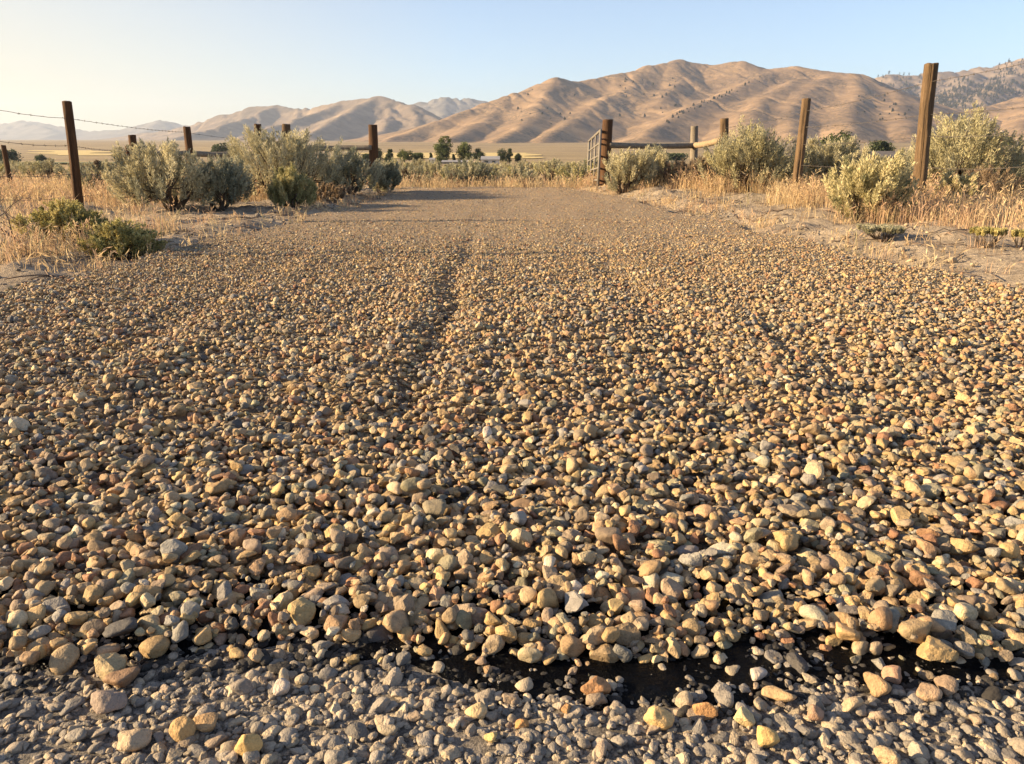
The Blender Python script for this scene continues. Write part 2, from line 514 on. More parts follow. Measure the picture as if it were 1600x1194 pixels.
def make_gravel():
    rng = np.random.default_rng(11)
    gx = HX0 + np.arange(HM.shape[0]) * RES
    gy = HY0 + np.arange(HM.shape[1]) * RES
    HM[:] = (plain(gy)[None] + 0.006 + bed_rise(gy)[None] + base_relief(gx[:, None], gy[None])).astype(np.float32)
    HM[:] = np.where(gy[None] < edge_line(gx)[:, None] + 0.2, 0.006 + np.clip((gy[None] - edge_line(gx)[:, None]) / 0.2, 0, 1) * (HM - 0.006), HM)
    B0 = HM.copy()
    # candidates with density by distance
    P = []
    y0 = 0.82
    bands = [(0.82, 1.7, 5600), (1.7, 3.5, 6200), (3.5, 7.0, 6200), (7.0, 13.4, 4600)]
    out = []
    for (a, b, dens) in bands:
        xm = min(3.0, 0.62 * b + 1.7) if b < 4 else (2.5 if b < 8 else 2.1)
        n = int((b - a) * 2 * xm * dens)
        cx = rng.uniform(-xm, xm, (n, 4)); cy = rng.uniform(a, b, (n, 4))
        out.append((cx, cy))
    cx = np.vstack([o[0] for o in out]); cy = np.vstack([o[1] for o in out])
    l, r = edges(cy)
    jit = rng.normal(0, 0.022, cx.shape)
    ok = (cx > l + jit) & (cx < r + jit) & (cy > edge_line(cx) + np.abs(rng.normal(0, 0.012, cx.shape)) - 0.004 - np.where(rng.random(cx.shape) < 0.22, rng.exponential(0.03, cx.shape), 0))
    keep = ok.all(1)
    cx, cy = cx[keep], cy[keep]
    n = len(cx)
    L = np.clip(rng.lognormal(math.log(0.0104), 0.38, n), 0.0045, 0.024)      # half length
    L = L * np.interp(cy[:, 0], [1.0, 1.8, 3.4, 6.0], [1.12, 0.96, 0.72, 0.52])
    half = np.stack([L, L * rng.uniform(0.6, 0.95, n), L * rng.uniform(0.42, 0.8, n)], -1)
    order = np.argsort(-L + rng.normal(0, 0.006, n))
    pos = np.zeros((n, 3))
    ix = ((cx - HX0) / RES).astype(int); iy = ((cy - HY0) / RES).astype(int)
    keepz = np.ones(n, bool)
    dome = {}
    for k in range(1, 6):
        q = np.arange(-k, k + 1) / (k + 0.3)
        d = 1 - (q[:, None] ** 2 + q[None] ** 2)
        dome[k] = (d > 0, np.sqrt(np.clip(d, 0, 1)).astype(np.float32))
    H = HM
    for i in order:
        a = H[ix[i], iy[i]] - B0[ix[i], iy[i]]
        j = int(np.argmin(a))
        u, w = ix[i, j], iy[i, j]
        k = min(5, max(1, int(half[i, 1] / RES)))
        if u < 6 or w < 6 or u > H.shape[0] - 7 or w > H.shape[1] - 7:
            keepz[i] = False; continue
        win = H[u - k:u + k + 1, w - k:w + k + 1]
        m, d = dome[k]
        vals = win[m]
        z = 0.45 * vals.max() + 0.55 * vals.mean()
        c = z + half[i, 2] * 0.45
        pos[i] = (cx[i, j], cy[i, j], c)
        top = c + half[i, 2] * d
        win[m] = np.maximum(win, top)[m]
    idx = np.where(keepz)[0]
    pos, half = pos[idx], half[idx]
    n = len(idx)
    rot = rots(rng, n, 0.34)
    pick = rng.choice(len(PAL), n, p=PW / PW.sum())
    col = PAL[pick] * rng.uniform(0.75, 1.2, (n, 1)) * rng.normal(1, 0.018, (n, 3))
    col = np.clip(col, 0.02, 0.6)
    dist = np.hypot(pos[:, 0], pos[:, 1])
    lod = np.where(dist < 1.75, 3, np.where(dist < 4.2, 2, 1))
    big = half[:, 0] < 0.010
    lod = np.where((lod == 3) & big, 2, lod)
    v, f, c, sm = bake_stones(rng, pos, half, rot, col, lod)
    tag(mesh_np('gravel', v, f, M['stone'], sm, c), 'loose tan gravel spread thick over the road', 'gravel', kind='stuff')
    print('gravel stones', n, 'verts', len(v))
make_gravel()

def make_chips():
    """the old chip seal of the paved road: small worn stones sunk in the binder"""
    rng = np.random.default_rng(21)
    n = 46000
    x = rng.uniform(-2.6, 2.6, n); y = rng.uniform(0.42, 0.97, n)
    e = edge_line(x)
    tarry = np.clip(1 - np.abs(y - (e - 0.01)) / (0.06 + 0.06 * np.exp(-((x - 0.33) / 0.14) ** 2)), 0, 1) ** 0.6      # fewer chips show through the tar
    k = rng.random(n) > tarry * 0.2
    x, y, e, tarry = x[k], y[k], e[k], tarry[k]
    n = len(x)
    L = np.clip(rng.lognormal(math.log(0.0059), 0.42, n), 0.003, 0.017)
    half = np.stack([L, L * rng.uniform(0.6, 0.95, n), L * rng.uniform(0.42, 0.7, n)], -1)
    pos = np.stack([x, y, 0.005 + half[:, 2] * rng.uniform(-0.5, 0.4, n)], -1)
    rot = rots(rng, n, 0.28)
    pal = np.array([[.32, .26, .195], [.25, .215, .175], [.39, .31, .21], [.18, .16, .14], [.46, .36, .24], [.29, .215, .15]])
    col = pal[rng.choice(6, n, p=[.28, .24, .16, .16, .08, .08])] * rng.uniform(0.75, 1.2, (n, 1))
    coat = (tarry > 0.25) & (rng.random(n) < 0.55)
    col[coat] = np.array([[.012, .012, .013]])
    lod = np.where(L > 0.008, 3, 2)
    v, f, c, sm = bake_stones(rng, pos, half, rot, col, lod)
    tag(mesh_np('embedded_gravel', v, f, M['chip'], sm, c), 'small worn grey chips bedded in the old road surface', 'gravel', kind='stuff')
make_chips()

def make_tar():
    xs = np.arange(-2.9, 2.9, 0.006); us = np.linspace(0, 1, 26)
    e = edge_line(xs)
    wid = 0.048 + 0.035 * fbm(xs * 2.6, xs * 0 + 5, 50, 4) + 0.04 * np.exp(-((xs - 0.33) / 0.13) ** 2)
    wid = np.clip(wid - 0.014 * (1 - sstep(-0.1, 0.15, xs)), 0.008, 0.12)
    lo = e - wid + 0.012 * fbm(xs * 14, xs * 0, 53, 4); hi = e + 0.17
    Y = lo[:, None] + (hi - lo)[:, None] * us[None]
    X = np.repeat(xs[:, None], 26, 1)
    Z = 0.0085 + 0.003 * fbm(X * 30, Y * 30, 55, 4) - 0.006 * (1 - sstep(0, 0.1, us))[None]
    Z = Z - 0.012 * sstep(0.35, 0.9, fbm(X * 9, Y * 9, 58, 3)) * (1 - us)[None]
    tag(mesh_np('tar', np.stack([X, Y, Z], -1).reshape(-1, 3), grid_faces(len(xs), 26)[:, :], M['tar']), 'wet black tar showing along the gravel edge', 'tar', kind='stuff')
make_tar()

def big_stones():
    rng = np.random.default_rng(33)
    T = (.46, .32, .15); O = (.44, .25, .10); Cr = (.55, .43, .24); Gr = (.26, .235, .20); Br = (.27, .18, .11); Ru = (.34, .15, .08); Wh = (.52, .47, .4); Pk = (.40, .265, .18); Ol = (.3, .26, .15)
    L = [(388, 1152, 44, 50, (.56, .40, .17), 'big round golden stone standing alone on the grey road'),
         (287, 1132, 36, 44, T, 'upright tan stone touching a smaller rounded tan stone'),
         (322, 1120, 38, 32, (.42, .29, .15), 'rounded tan stone leaning on an upright tan stone'),
         (186, 1050, 58, 34, Br, 'long brown slab-like stone at the edge of the tar'),
         (172, 1090, 62, 40, (.30, .245, .20), 'largest grey-pink stone below the long brown one'),
         (380, 1064, 38, 32, Gr, 'rounded grey stone just below the gravel edge'),
         (437, 1064, 30, 34, Wh, 'whitish angular stone beside the rounded grey one'),
         (208, 1142, 54, 34, (.42, .34, .23), 'beige wedge stone lying on the worn chips'),
         (740, 1100, 40, 34, Cr, 'creamy beige stone with a flat face on the dusty road'),
         (768, 1142, 22, 30, (.5, .4, .18), 'small pale yellow stone standing on end'),
         (815, 1121, 24, 24, O, 'small round ochre stone near the pale yellow one'),
         (884, 1101, 22, 22, (.42, .26, .12), 'small ochre stone below a large orange-brown one'),
         (930, 1064, 46, 42, (.40, .23, .11), 'large orange-brown stone tilted at the tar edge'),
         (1028, 1112, 46, 44, (.58, .42, .2), 'large pointed cream-yellow stone beside the black tar'),
         (1100, 1098, 44, 42, (.46, .27, .12), 'rounded orange-tan stone lying in the tar'),
         (1160, 1112, 40, 34, (.56, .47, .26), 'flat cream stone lying slanted in the tar'),
         (1198, 1142, 38, 38, (.56, .41, .17), 'bright yellow blocky stone below the tar'),
         (1216, 1074, 50, 34, (.40, .30, .17), 'wide tan stone in the middle of the tar pool'),
         (1273, 1105, 30, 30, Pk, 'pinkish tan stone with a flat top'),
         (1330, 1094, 36, 24, (.46, .37, .24), 'flat pale beige stone at the edge of the tar pool'),
         (1182, 1042, 34, 26, Wh, 'white speckled stone in the black tar'),
         (1366, 1061, 46, 36, (.38, .27, .15), 'tan stone with a sloping face at the foot of the pile'),
         (1448, 1072, 38, 32, (.42, .31, .2), 'pale three-sided stone at the foot of the pile'),
         (1396, 1044, 34, 34, Pk, 'pink-beige blocky stone propped on the gravel edge'),
         (1385, 1174, 44, 50, (.46, .36, .22), 'long beige wedge stone nearest the picture bottom'),
         (1478, 1064, 34, 30, (.3, .23, .16), 'thin brown stone lying slanted against the pile'),
         ]
    for (px, py, w, h, col, lab) in L:
        p = on_ground(px, py + h * 0.32, 0.012)
        t = math.hypot(p[0], math.hypot(p[1], CAMH)) * 0.93
        hw, hh = w / F * t / 2, h / F * t / 2
        hz = hh * 0.86
        sv, sf = ICO[4]
        v = pebble(rng, sv, 15) * np.array([hw * 1.05, hw * rng.uniform(0.75, 0.95), hz])
        a = rng.uniform(-0.25, 0.25); yaw = rng.uniform(-0.4, 0.4)
        Rm = np.array([[math.cos(a), 0, math.sin(a)], [0, 1, 0], [-math.sin(a), 0, math.cos(a)]]) @ np.array([[math.cos(yaw), -math.sin(yaw), 0], [math.sin(yaw), math.cos(yaw), 0], [0, 0, 1]])
        v = v @ Rm.T
        zmin = v[:, 2].min()
        o = mesh_np('stone', v, sf, M['stone'], True, np.repeat(np.array([col]) * np.array([[0.92, 0.84, 0.80]]), len(v), 0))
        o.location = (p[0], p[1], 0.004 - zmin * 0.9)
        tag(o, lab, 'stone', 'large loose stones along the gravel edge')
big_stones()

def make_clods():
    rng = np.random.default_rng(41)
    n = 10000
    y = rng.uniform(2.0, 13, n)
    l, r = edges(y)
    side = rng.random(n) < 0.5
    d = np.abs(rng.normal(0, 0.45, n)) - 0.05
    x = np.where(side, l - d, r + d)
    k = fbm(x * 1.5, y * 1.5, 60, 3) + rng.normal(0, 0.5, n) > -0.1
    x, y = x[k], y[k]; n = len(x)
    L = np.clip(rng.lognormal(math.log(0.009), 0.5, n), 0.004, 0.045)
    half = np.stack([L, L * rng.uniform(0.6, 0.95, n), L * rng.uniform(0.4, 0.7, n)], -1)
    pos = np.stack([x, y, gz(x, y) + half[:, 2] * 0.35], -1)
    pal = np.array([[.34, .26, .17], [.27, .215, .16], [.40, .3, .19], [.2, .17, .14]])
    col = pal[rng.integers(0, 4, n)] * rng.uniform(0.8, 1.15, (n, 1))
    v, f, c, sm = bake_stones(rng, pos, half, rots(rng, n, 0.4), col, np.where(L > 0.014, 2, 1))
    tag(mesh_np('dirt_clods', v, f, M['clod'], sm, c), 'crumbled dirt and stray pebbles on the road shoulders', 'dirt', kind='stuff')
make_clods()

# ------------------------------------------------------------------ hills
def hill(name, ridges, slope, mat, xr, yr, nx, ny, amp, seed, soft=22.0):
    """ridge lines followed from the photo, each at its own distance; flanks fall away from them"""
    xs = np.linspace(*xr, nx); ys = np.linspace(*yr, ny)
    X, Y = np.meshgrid(xs, ys)
    wx = X + 13 * fbm(X / 260, Y / 260, seed, 4); wy = Y + 13 * fbm(X / 300, Y / 300, seed + 9, 4)
    hs = []
    for rg in ridges:
        P = np.array([at(*q) for q in rg])
        best = np.full(X.shape, -1e9)
        for a, b in zip(P[:-1], P[1:]):
            d = b - a
            L2 = d[0] ** 2 + d[1] ** 2
            t = np.clip(((wx - a[0]) * d[0] + (wy - a[1]) * d[1]) / L2, 0, 1)
            dx = wx - (a[0] + t * d[0]); dy = wy - (a[1] + t * d[1])
            dist = np.sqrt(dx * dx + dy * dy + 20 ** 2) - 20
            z = a[2] + t * d[2]
            pl = plain(a[1] + t * d[1])
            rise = np.clip(z - pl, 1, None)
            hgt = plain(Y) + rise * np.exp(-np.maximum(dist * slope / rise, 0) ** 1.12) - 0.035 * dist
            best = np.maximum(best, hgt)
        hs.append(best)
    hs = np.stack(hs)
    m = hs.max(0)
    Z = m + soft * np.log(np.exp((hs - m) / soft).sum(0)) * np.clip((m - plain(Y)) / 60, 0, 1) - 3
    up = np.clip((Z - plain(Y)) / 120, 0, 1)
    rid = 1 - np.abs(fbm(X / 260, Y / 420, seed + 3, 5, 0.55))
    rid2 = 1 - np.abs(fbm(X / 90, Y / 130, seed + 5, 4, 0.55))
    Z = Z + up * amp * ((rid - 0.72) * 0.7 + (rid2 - 0.7) * 0.14)
    gul = np.abs(fbm((X + 0.25 * Y) / 170, Y / 620, seed + 7, 4, 0.5))
    gul2 = np.abs(fbm((X - 0.3 * Y) / 75, Y / 260, seed + 11, 3, 0.5))
    Z = Z - up * amp * (1.5 * np.clip(1 - gul * 3.0, 0, 1) + 0.45 * np.clip(1 - gul2 * 2.6, 0, 1))
    v = np.stack([X, Y, Z], -1).reshape(-1, 3)
    # drop faces wholly under the plain
    f = grid_faces(ny, nx)[:, ::-1]
    low = (Z < plain(Y) - 6).ravel()
    f = f[~low[f].all(1)]
    used = np.unique(f)
    remap = np.full(len(v), -1); remap[used] = np.arange(len(used))
    o = mesh_np(name, v[used], remap[f], mat)
    tag(o, kind='structure')
    return X, Y, Z

MAIN = [
    [(600, 219, 2500), (640, 207, 2650), (680, 191, 2800), (760, 159, 3100), (800, 149, 3200), (845, 132, 3300), (870, 124, 3300), (905, 126, 3400), (960, 115, 3500), (1035, 99, 3700), (1070, 95, 3800), (1110, 100, 3800), (1160, 94, 3700), (1200, 106, 3700), (1245, 102, 3600), (1290, 110, 3500), (1330, 117, 3400), (1380, 137, 3200), (1420, 155, 3000), (1470, 182, 2700), (1500, 205, 2400)],
    [(870, 124, 3300), (852, 150, 3000), (830, 180, 2650), (800, 205, 2300), (770, 222, 2000)],
    [(800, 149, 3200), (770, 178, 2850), (735, 200, 2500), (700, 216, 2250)],
    [(1010, 106, 3650), (971, 143, 3200), (936, 157, 3000), (905, 180, 2700), (866, 205, 2350), (840, 222, 2050)],
    [(1060, 96, 3790), (1060, 120, 3500), (1045, 140, 3250), (1035, 160, 3050)],
    [(1212, 110, 3600), (1137, 143, 3100), (1093, 161, 2850), (1060, 178, 2650), (1032, 197, 2450), (1010, 212, 2250)],
    [(1250, 122, 3300), (1195, 148, 2900), (1180, 172, 2600), (1168, 200, 2300)],
    [(1300, 114, 3400), (1250, 148, 2900), (1235, 180, 2550), (1228, 208, 2200)],
    [(1330, 118, 3350), (1335, 150, 2900), (1330, 180, 2500), (1318, 208, 2150)],
    [(1395, 144, 3100), (1410, 175, 2650), (1420, 205, 2250)],
]
MX, MY, MZ = hill('hills', MAIN, 0.53, M['hill'], (-800, 1800), (1700, 4700), 520, 480, 3, 70, 16.0)
LEFT = [
    [(120, 223, 6600), (200, 211, 6300), (290, 197, 6000), (345, 178, 5800), (395, 166, 5700), (430, 165, 5600), (460, 168, 5500), (490, 166, 5400), (540, 158, 5200), (590, 150, 5000), (620, 155, 4900), (650, 166, 4700), (690, 190, 4300), (720, 210, 4000)],
    [(590, 151, 5000), (560, 165, 4700), (520, 188, 4200), (480, 210, 3700)],
    [(540, 158, 5200), (500, 171, 4900), (440, 191, 4500), (380, 211, 4100)],
    [(430, 165, 5600), (390, 180, 5200), (330, 200, 4700), (270, 215, 4300)],
    [(598, 151, 4980), (612, 175, 4600), (600, 200, 4150), (570, 216, 3700)],
    [(640, 162, 4750), (652, 190, 4300), (640, 210, 3900)],
]
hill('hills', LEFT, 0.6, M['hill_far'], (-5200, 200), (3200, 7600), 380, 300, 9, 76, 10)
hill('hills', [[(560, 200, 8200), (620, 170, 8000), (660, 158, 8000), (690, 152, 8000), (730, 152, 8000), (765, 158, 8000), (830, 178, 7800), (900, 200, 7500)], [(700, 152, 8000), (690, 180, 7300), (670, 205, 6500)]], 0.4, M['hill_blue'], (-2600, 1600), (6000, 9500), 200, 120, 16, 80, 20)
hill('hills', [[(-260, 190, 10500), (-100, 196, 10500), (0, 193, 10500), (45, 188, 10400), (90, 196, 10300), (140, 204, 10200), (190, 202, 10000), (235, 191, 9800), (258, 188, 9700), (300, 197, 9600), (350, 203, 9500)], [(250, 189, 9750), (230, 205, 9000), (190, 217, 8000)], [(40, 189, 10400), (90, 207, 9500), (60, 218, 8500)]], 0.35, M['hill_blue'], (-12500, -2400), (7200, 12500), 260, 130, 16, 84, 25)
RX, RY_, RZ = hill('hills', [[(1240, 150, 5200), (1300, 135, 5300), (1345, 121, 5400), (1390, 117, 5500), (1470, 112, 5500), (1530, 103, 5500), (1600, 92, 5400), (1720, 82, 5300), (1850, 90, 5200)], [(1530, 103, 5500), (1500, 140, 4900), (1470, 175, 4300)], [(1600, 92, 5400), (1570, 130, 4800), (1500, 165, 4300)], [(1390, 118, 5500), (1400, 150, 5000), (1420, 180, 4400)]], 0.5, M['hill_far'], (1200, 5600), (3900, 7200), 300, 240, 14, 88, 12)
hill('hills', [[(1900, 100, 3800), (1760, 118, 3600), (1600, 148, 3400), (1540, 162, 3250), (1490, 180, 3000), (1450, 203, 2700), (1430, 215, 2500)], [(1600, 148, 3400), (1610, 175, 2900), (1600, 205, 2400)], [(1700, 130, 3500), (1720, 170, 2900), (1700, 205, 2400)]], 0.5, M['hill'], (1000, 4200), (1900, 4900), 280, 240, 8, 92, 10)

def field(name, px0, px1, y0, y1, wav):
    ys = np.linspace(y0, y1, 40)
    xs = np.linspace(0, 1, 60)
    V = []
    for j, y in enumerate(ys):
        for i, u in enumerate(xs):
            px = px0 + (px1 - px0) * u
            x = (px - CX) / F * y * 1.0
            V.append([x + wav * 10 * math.sin(j * 0.3), y, float(plain(y)) + 0.5])
    o = mesh_np(name, V, grid_faces(40, 60)[:, ::-1], M['field'])
    tag(o, kind='structure')
M['crop'] = m_plain('green_crop', (0.13, 0.14, 0.06), 0.95, 0, 0.35, 0.03)
def field_green():
    ys = np.linspace(170, 330, 30); V = [[(px - CX) / F * y, y, float(plain(y)) + 0.35] for y in ys for px in np.linspace(-200, 215, 30)]
    tag(mesh_np('field', V, grid_faces(30, 30)[:, ::-1], M['crop']), kind='structure')
field_green()
field('field', 575, 832, 640, 1060, 1)
field('field', 95, 190, 900, 1250, 2)
field('field', 1560, 1800, 300, 480, 1)
field('field', 1400, 1452, 500, 800, 1)

# ------------------------------------------------------------------ plants
def leaf_quads(p, d, wdir, ln, wd):
    """rhombic leaves: base, two sides, tip"""
    a = p; m = p + d * (ln * 0.55)[:, None]; t = p + d * ln[:, None]
    s = wdir * (wd / 2)[:, None]
    v = np.stack([a, m + s, t, m - s], 1).reshape(-1, 3)
    f = np.arange(len(v)).reshape(-1, 4)
    return v, f

def unit(v): return v / (np.linalg.norm(v, axis=-1, keepdims=True) + 1e-9)

SAGE_A = np.array([.38, .345, .22]); SAGE_B = np.array([.56, .50, .32]); SAGE_D = np.array([.27, .26, .18])
def sage_parts(seed, W, H, nst, lps, ll, lw, cols, plume=0.5, fine=1.0, low=0.3, tuft=1.0):
    rng = np.random.default_rng(seed)
    lean = rng.normal(0, 0.1, 2)
    lob = rng.uniform(0, 2 * PI, 4)
    per = 6
    npl = max(12, nst // per)
    az = rng.uniform(0, 2 * PI, npl)
    rr = np.sqrt(rng.random(npl))
    outl = 1 + 0.16 * np.sin(3 * az + lob[0]) + 0.10 * np.sin(5 * az + lob[1])
    rad = rr * W / 2 * outl
    top = H * (0.40 + 0.60 * np.sqrt(np.clip(1 - rr ** 2 * 0.92, 0, 1)))
    top = top * (1 + 0.20 * np.sin(2.3 * az + lob[2]) * rr + rng.normal(0, 0.10, npl))
    inner = rng.random(npl) < low
    top = np.where(inner, top * rng.uniform(0.45, 0.9, npl), top)
    tip = np.stack([np.cos(az) * rad + lean[0] * top, np.sin(az) * rad + lean[1] * top, np.clip(top, 0.06, None)], -1)
    dirv = np.stack([np.cos(az) * rr * 0.62, np.sin(az) * rr * 0.62, np.full(npl, 0.9)], -1) + rng.normal(0, 0.12, (npl, 3))
    dirv = unit(dirv)
    ln = H * rng.uniform(0.28, 0.52, npl)
    pb = tip - dirv * ln[:, None]
    g = np.repeat(np.arange(npl), per)
    nst = len(g)
    off = rng.normal(0, 1, (nst, 3)) * np.array([0.052 * tuft, 0.052 * tuft, 0.07]) * H
    tip = tip[g] + off * (0.6 if plume < 0.6 else 0.5)
    base = pb[g] + off * 0.12
    base[:, 2] = np.maximum(base[:, 2], 0.07 * H)
    tip[:, 2] = np.maximum(tip[:, 2], base[:, 2] + 0.03)
    # leaves up each stem
    k = rng.integers(int(lps * 0.6), int(lps * 1.4), nst)
    s = np.repeat(np.arange(nst), k)
    n = len(s)
    t = rng.random(n) ** 0.8
    axis = unit(tip - base)
    bend = rng.normal(0, 0.03, (nst, 3)) * H
    p = base[s] + (tip - base)[s] * t[:, None] + bend[s] * (np.sin(t * PI))[:, None]
    rnd = unit(rng.normal(size=(n, 3)))
    perp = unit(np.cross(axis[s], rnd))
    spread = (0.95 - 0.6 * t * plume)[:, None]
    p = p + perp * (0.012 * fine * (1.15 - t) * rng.random(n))[:, None] * (H / 0.8)
    d = unit(axis[s] + perp * spread + np.array([0, 0, 0.12]))
    w = unit(np.cross(d, unit(rng.normal(size=(n, 3)))))
    L = ll * rng.uniform(0.6, 1.35, n); Wd = lw * rng.uniform(0.7, 1.3, n)
    v, f = leaf_quads(p, d, w, L, Wd)
    mixf = np.clip(rng.normal(0.5, 0.42, npl), 0, 1)[g][:, None]
    c = cols[0] * (1 - mixf) + cols[1] * mixf
    dk = (rng.random(npl) < 0.16)[g]
    c[dk] = cols[2] * rng.uniform(0.8, 1.1, (dk.sum(), 1))
    c = c[s] * rng.uniform(0.8, 1.2, (n, 1))
    col = np.repeat(c, 4, 0)
    # wood
    wood = Soup()
    nl = 9
    ends = []
    for i in range(nl):
        a = 2 * PI * i / nl + rng.uniform(-0.3, 0.3)
        q = rng.uniform(0.25, 0.62) * W / 2
        e = np.array([math.cos(a) * q, math.sin(a) * q, H * rng.uniform(0.25, 0.5)])
        m = e * np.array([0.55, 0.55, 0.28]) + rng.normal(0, 0.02, 3)
        b = np.array([math.cos(a) * 0.03, math.sin(a) * 0.03, -0.04])
        tt = np.linspace(0, 1, 7)[:, None]
        path = (1 - tt) ** 2 * b + 2 * tt * (1 - tt) * m + tt ** 2 * e
        path += rng.normal(0, 0.008, path.shape)
        wood.tube(path, np.linspace(0.026, 0.011, 7) * W, 6)
        ends.append(e)
    ends = np.array(ends)
    for i in rng.permutation(nst)[:min(nst, 110)]:
        j = np.argmin(np.linalg.norm(ends - base[i], axis=1))
        st_ = ends[j] * rng.uniform(0.55, 1.0)
        tt = np.linspace(0, 1, 4)[:, None]
        path = st_ * (1 - tt) + base[i] * tt + np.array([0, 0, -0.03]) * np.sin(tt * PI) * H
        path = np.vstack([path, base[i] + (tip[i] - base[i]) * 0.7])
        wood.tube(path, np.linspace(0.006, 0.002, 5) * W, 4, False)
    return (v, f, col), wood

def bush(name, label, cat, px, py_base, py_top, wpx, Y, seed, dens=1.0, cols=(SAGE_A, SAGE_B, SAGE_D), group='sagebrush along the road', leaf=(0.036, 0.0085), plume=0.5, lps=36, low=0.3, wood_mat=None, tuft=1.0):
    b = at(px, py_base, Y)
    t = Y / ray(px, py_base)[1]
    z0 = float(gz(b[0], b[1]))
    W = wpx / F * t
    H = at(px, py_top, Y)[2] - z0
    nst = int(dens * 760 * (0.35 + 0.65 * min(1.6, W * H)))
    (v, f, c), wood = sage_parts(seed, W * (1.12 if tuft == 1 else 1.0), H * 0.97, nst, lps, leaf[0], leaf[1], cols, plume, 1.0, low, tuft)
    e = empty(name, (b[0], b[1], z0), label, cat, group)
    mesh_np('foliage', v, f, M['leaf'], False, c, e)
    wood.build('branches', wood_mat or M['bark'], e)
    return e

Yl = (np.array([.44, .395, .22]), np.array([.56, .49, .28]), np.array([.25, .24, .13]))     # yellower, in flower
Dk = (np.array([.32, .305, .205]), np.array([.44, .40, .265]), np.array([.21, .215, .15]))
Bn = (np.array([.26, .19, .125]), np.array([.33, .24, .15]), np.array([.15, .11, .08]))
Gn = (np.array([.31, .275, .10]), np.array([.50, .42, .18]), np.array([.17, .17, .07]))
Rb = (np.array([.36, .33, .15]), np.array([.46, .40, .2]), np.array([.24, .23, .11]))
PG = 'sagebrush along the road'
bush('sagebrush', 'broad round grey-green sagebrush with bare twisted lower stems beside the road', 'sagebrush', 272, 334, 230, 150, 8.3, 101, 1.25)
bush('sagebrush', 'dark bluish sagebrush leaning out from under the broad round one', 'sagebrush', 345, 338, 250, 90, 8.5, 102, 1.1, Dk)
bush('sagebrush', 'tall spiky sagebrush in front of the post stub, its plumes topping the rail', 'sagebrush', 440, 312, 210, 165, 10.3, 103, 1.3)
bush('sagebrush', 'dusky low sagebrush filling the gap under the rail by the gatepost', 'sagebrush', 543, 312, 240, 95, 11.0, 104, 1.1, Dk)
bush('rabbitbrush', 'rounded yellow-green rabbitbrush with fine twigs below the tall spiky sagebrush', 'rabbitbrush', 457, 334, 268, 66, 8.6, 105, 2.6, Rb, 'rabbitbrush along the road', (0.026, 0.005), 0.7, 50)
bush('sagebrush', 'small dark sagebrush tuft at the foot of the gatepost without a gate', 'sagebrush', 597, 312, 258, 44, 11.6, 106, 1.5, Dk)
bush('sagebrush', 'brownish shaded sagebrush behind the tall barbed wire post', 'sagebrush', 166, 312, 257, 82, 10.4, 107, 1.1, (SAGE_D, SAGE_A, Bn[2]))
bush('sagebrush', 'sagebrush right under the open metal gate and its post', 'sagebrush', 972, 304, 240, 74, 11.6, 108, 1.2)
bush('sagebrush', 'bushy sagebrush under the long horizontal rail', 'sagebrush', 1015, 306, 236, 84, 12.2, 109, 1.2, (SAGE_A, SAGE_B, SAGE_D))
bush('dry_shrub', 'dried brown shrub at the foot of the rail brace post', 'shrub', 1072, 304, 250, 70, 11.8, 110, 1.0, Bn, 'dried shrubs', (0.03, 0.005), 0.6)
bush('sagebrush', 'big pale sagebrush between the two posts past the rail brace', 'sagebrush', 1172, 309, 207, 140, 10.6, 111, 1.35, (SAGE_A, Yl[0], SAGE_D))
bush('sagebrush', 'grey sagebrush behind the bright flowering one by the leaning post', 'sagebrush', 1312, 304, 222, 104, 10.8, 112, 1.2)
bush('sagebrush', 'bright yellow-green flowering sagebrush standing nearest the gravel', 'sagebrush', 1344, 362, 247, 112, 6.7, 113, 1.5, Yl, PG, (0.034, 0.0075), 0.8)
bush('sagebrush', 'largest sagebrush with plumed top behind the tallest split post', 'sagebrush', 1505, 322, 190, 155, 9.2, 114, 1.4, (SAGE_A, Yl[0], SAGE_D), PG, (0.036, 0.0085), 0.7)
bush('sagebrush', 'small bright sagebrush leaning against the foot of the tallest split post', 'sagebrush', 1474, 336, 276, 56, 7.7, 115, 1.4, Yl, PG, (0.032, 0.007), 0.8)
bush('dry_shrub', 'dried twiggy shrub in front of the largest sagebrush', 'shrub', 1538, 330, 262, 80, 8.4, 116, 1.0, Bn, 'dried shrubs', (0.03, 0.005), 0.6)
bush('sagebrush', 'pale sagebrush at the picture edge past the thin capped stake', 'sagebrush', 1606, 312, 246, 80, 9.4, 117, 1.2)
bush('sagebrush', 'low grey sagebrush tucked behind the leaning post', 'sagebrush', 1268, 306, 235, 56, 11.5, 118, 1.1, Dk)
bush('sagebrush', 'grey sagebrush between the leaning post and the grey one behind the flowering bush', 'sagebrush', 1265, 300, 238, 80, 12.4, 131, 1.1)
bush('sagebrush', 'pale sagebrush seen between the flowering bush and the tallest post', 'sagebrush', 1415, 306, 240, 76, 10.6, 132, 1.1)
bush('sagebrush', 'low sagebrush in front of the weathered post at the end of the short rail', 'sagebrush', 1118, 300, 246, 70, 12.0, 133, 1.1)
bush('dry_shrub', 'low dried shrub at the foot of the yellow-green rabbitbrush', 'shrub', 512, 326, 290, 60, 9.4, 135, 1.0, Bn, 'dried shrubs', (0.03, 0.005), 0.6)
bush('green_shrub', 'leafy green shrub below the dead branch at the road edge', 'shrub', 108, 384, 322, 130, 5.4, 120, 1.9, Gn, 'low green shrubs', (0.017, 0.010), 0.2, 30, 0.4, None, 3.2)
bush('green_shrub', 'low spreading green shrub closest to the dirt shoulder', 'shrub', 196, 404, 350, 104, 4.9, 121, 2.2, Gn, 'low green shrubs', (0.015, 0.009), 0.2, 30, 0.4, None, 3.2)
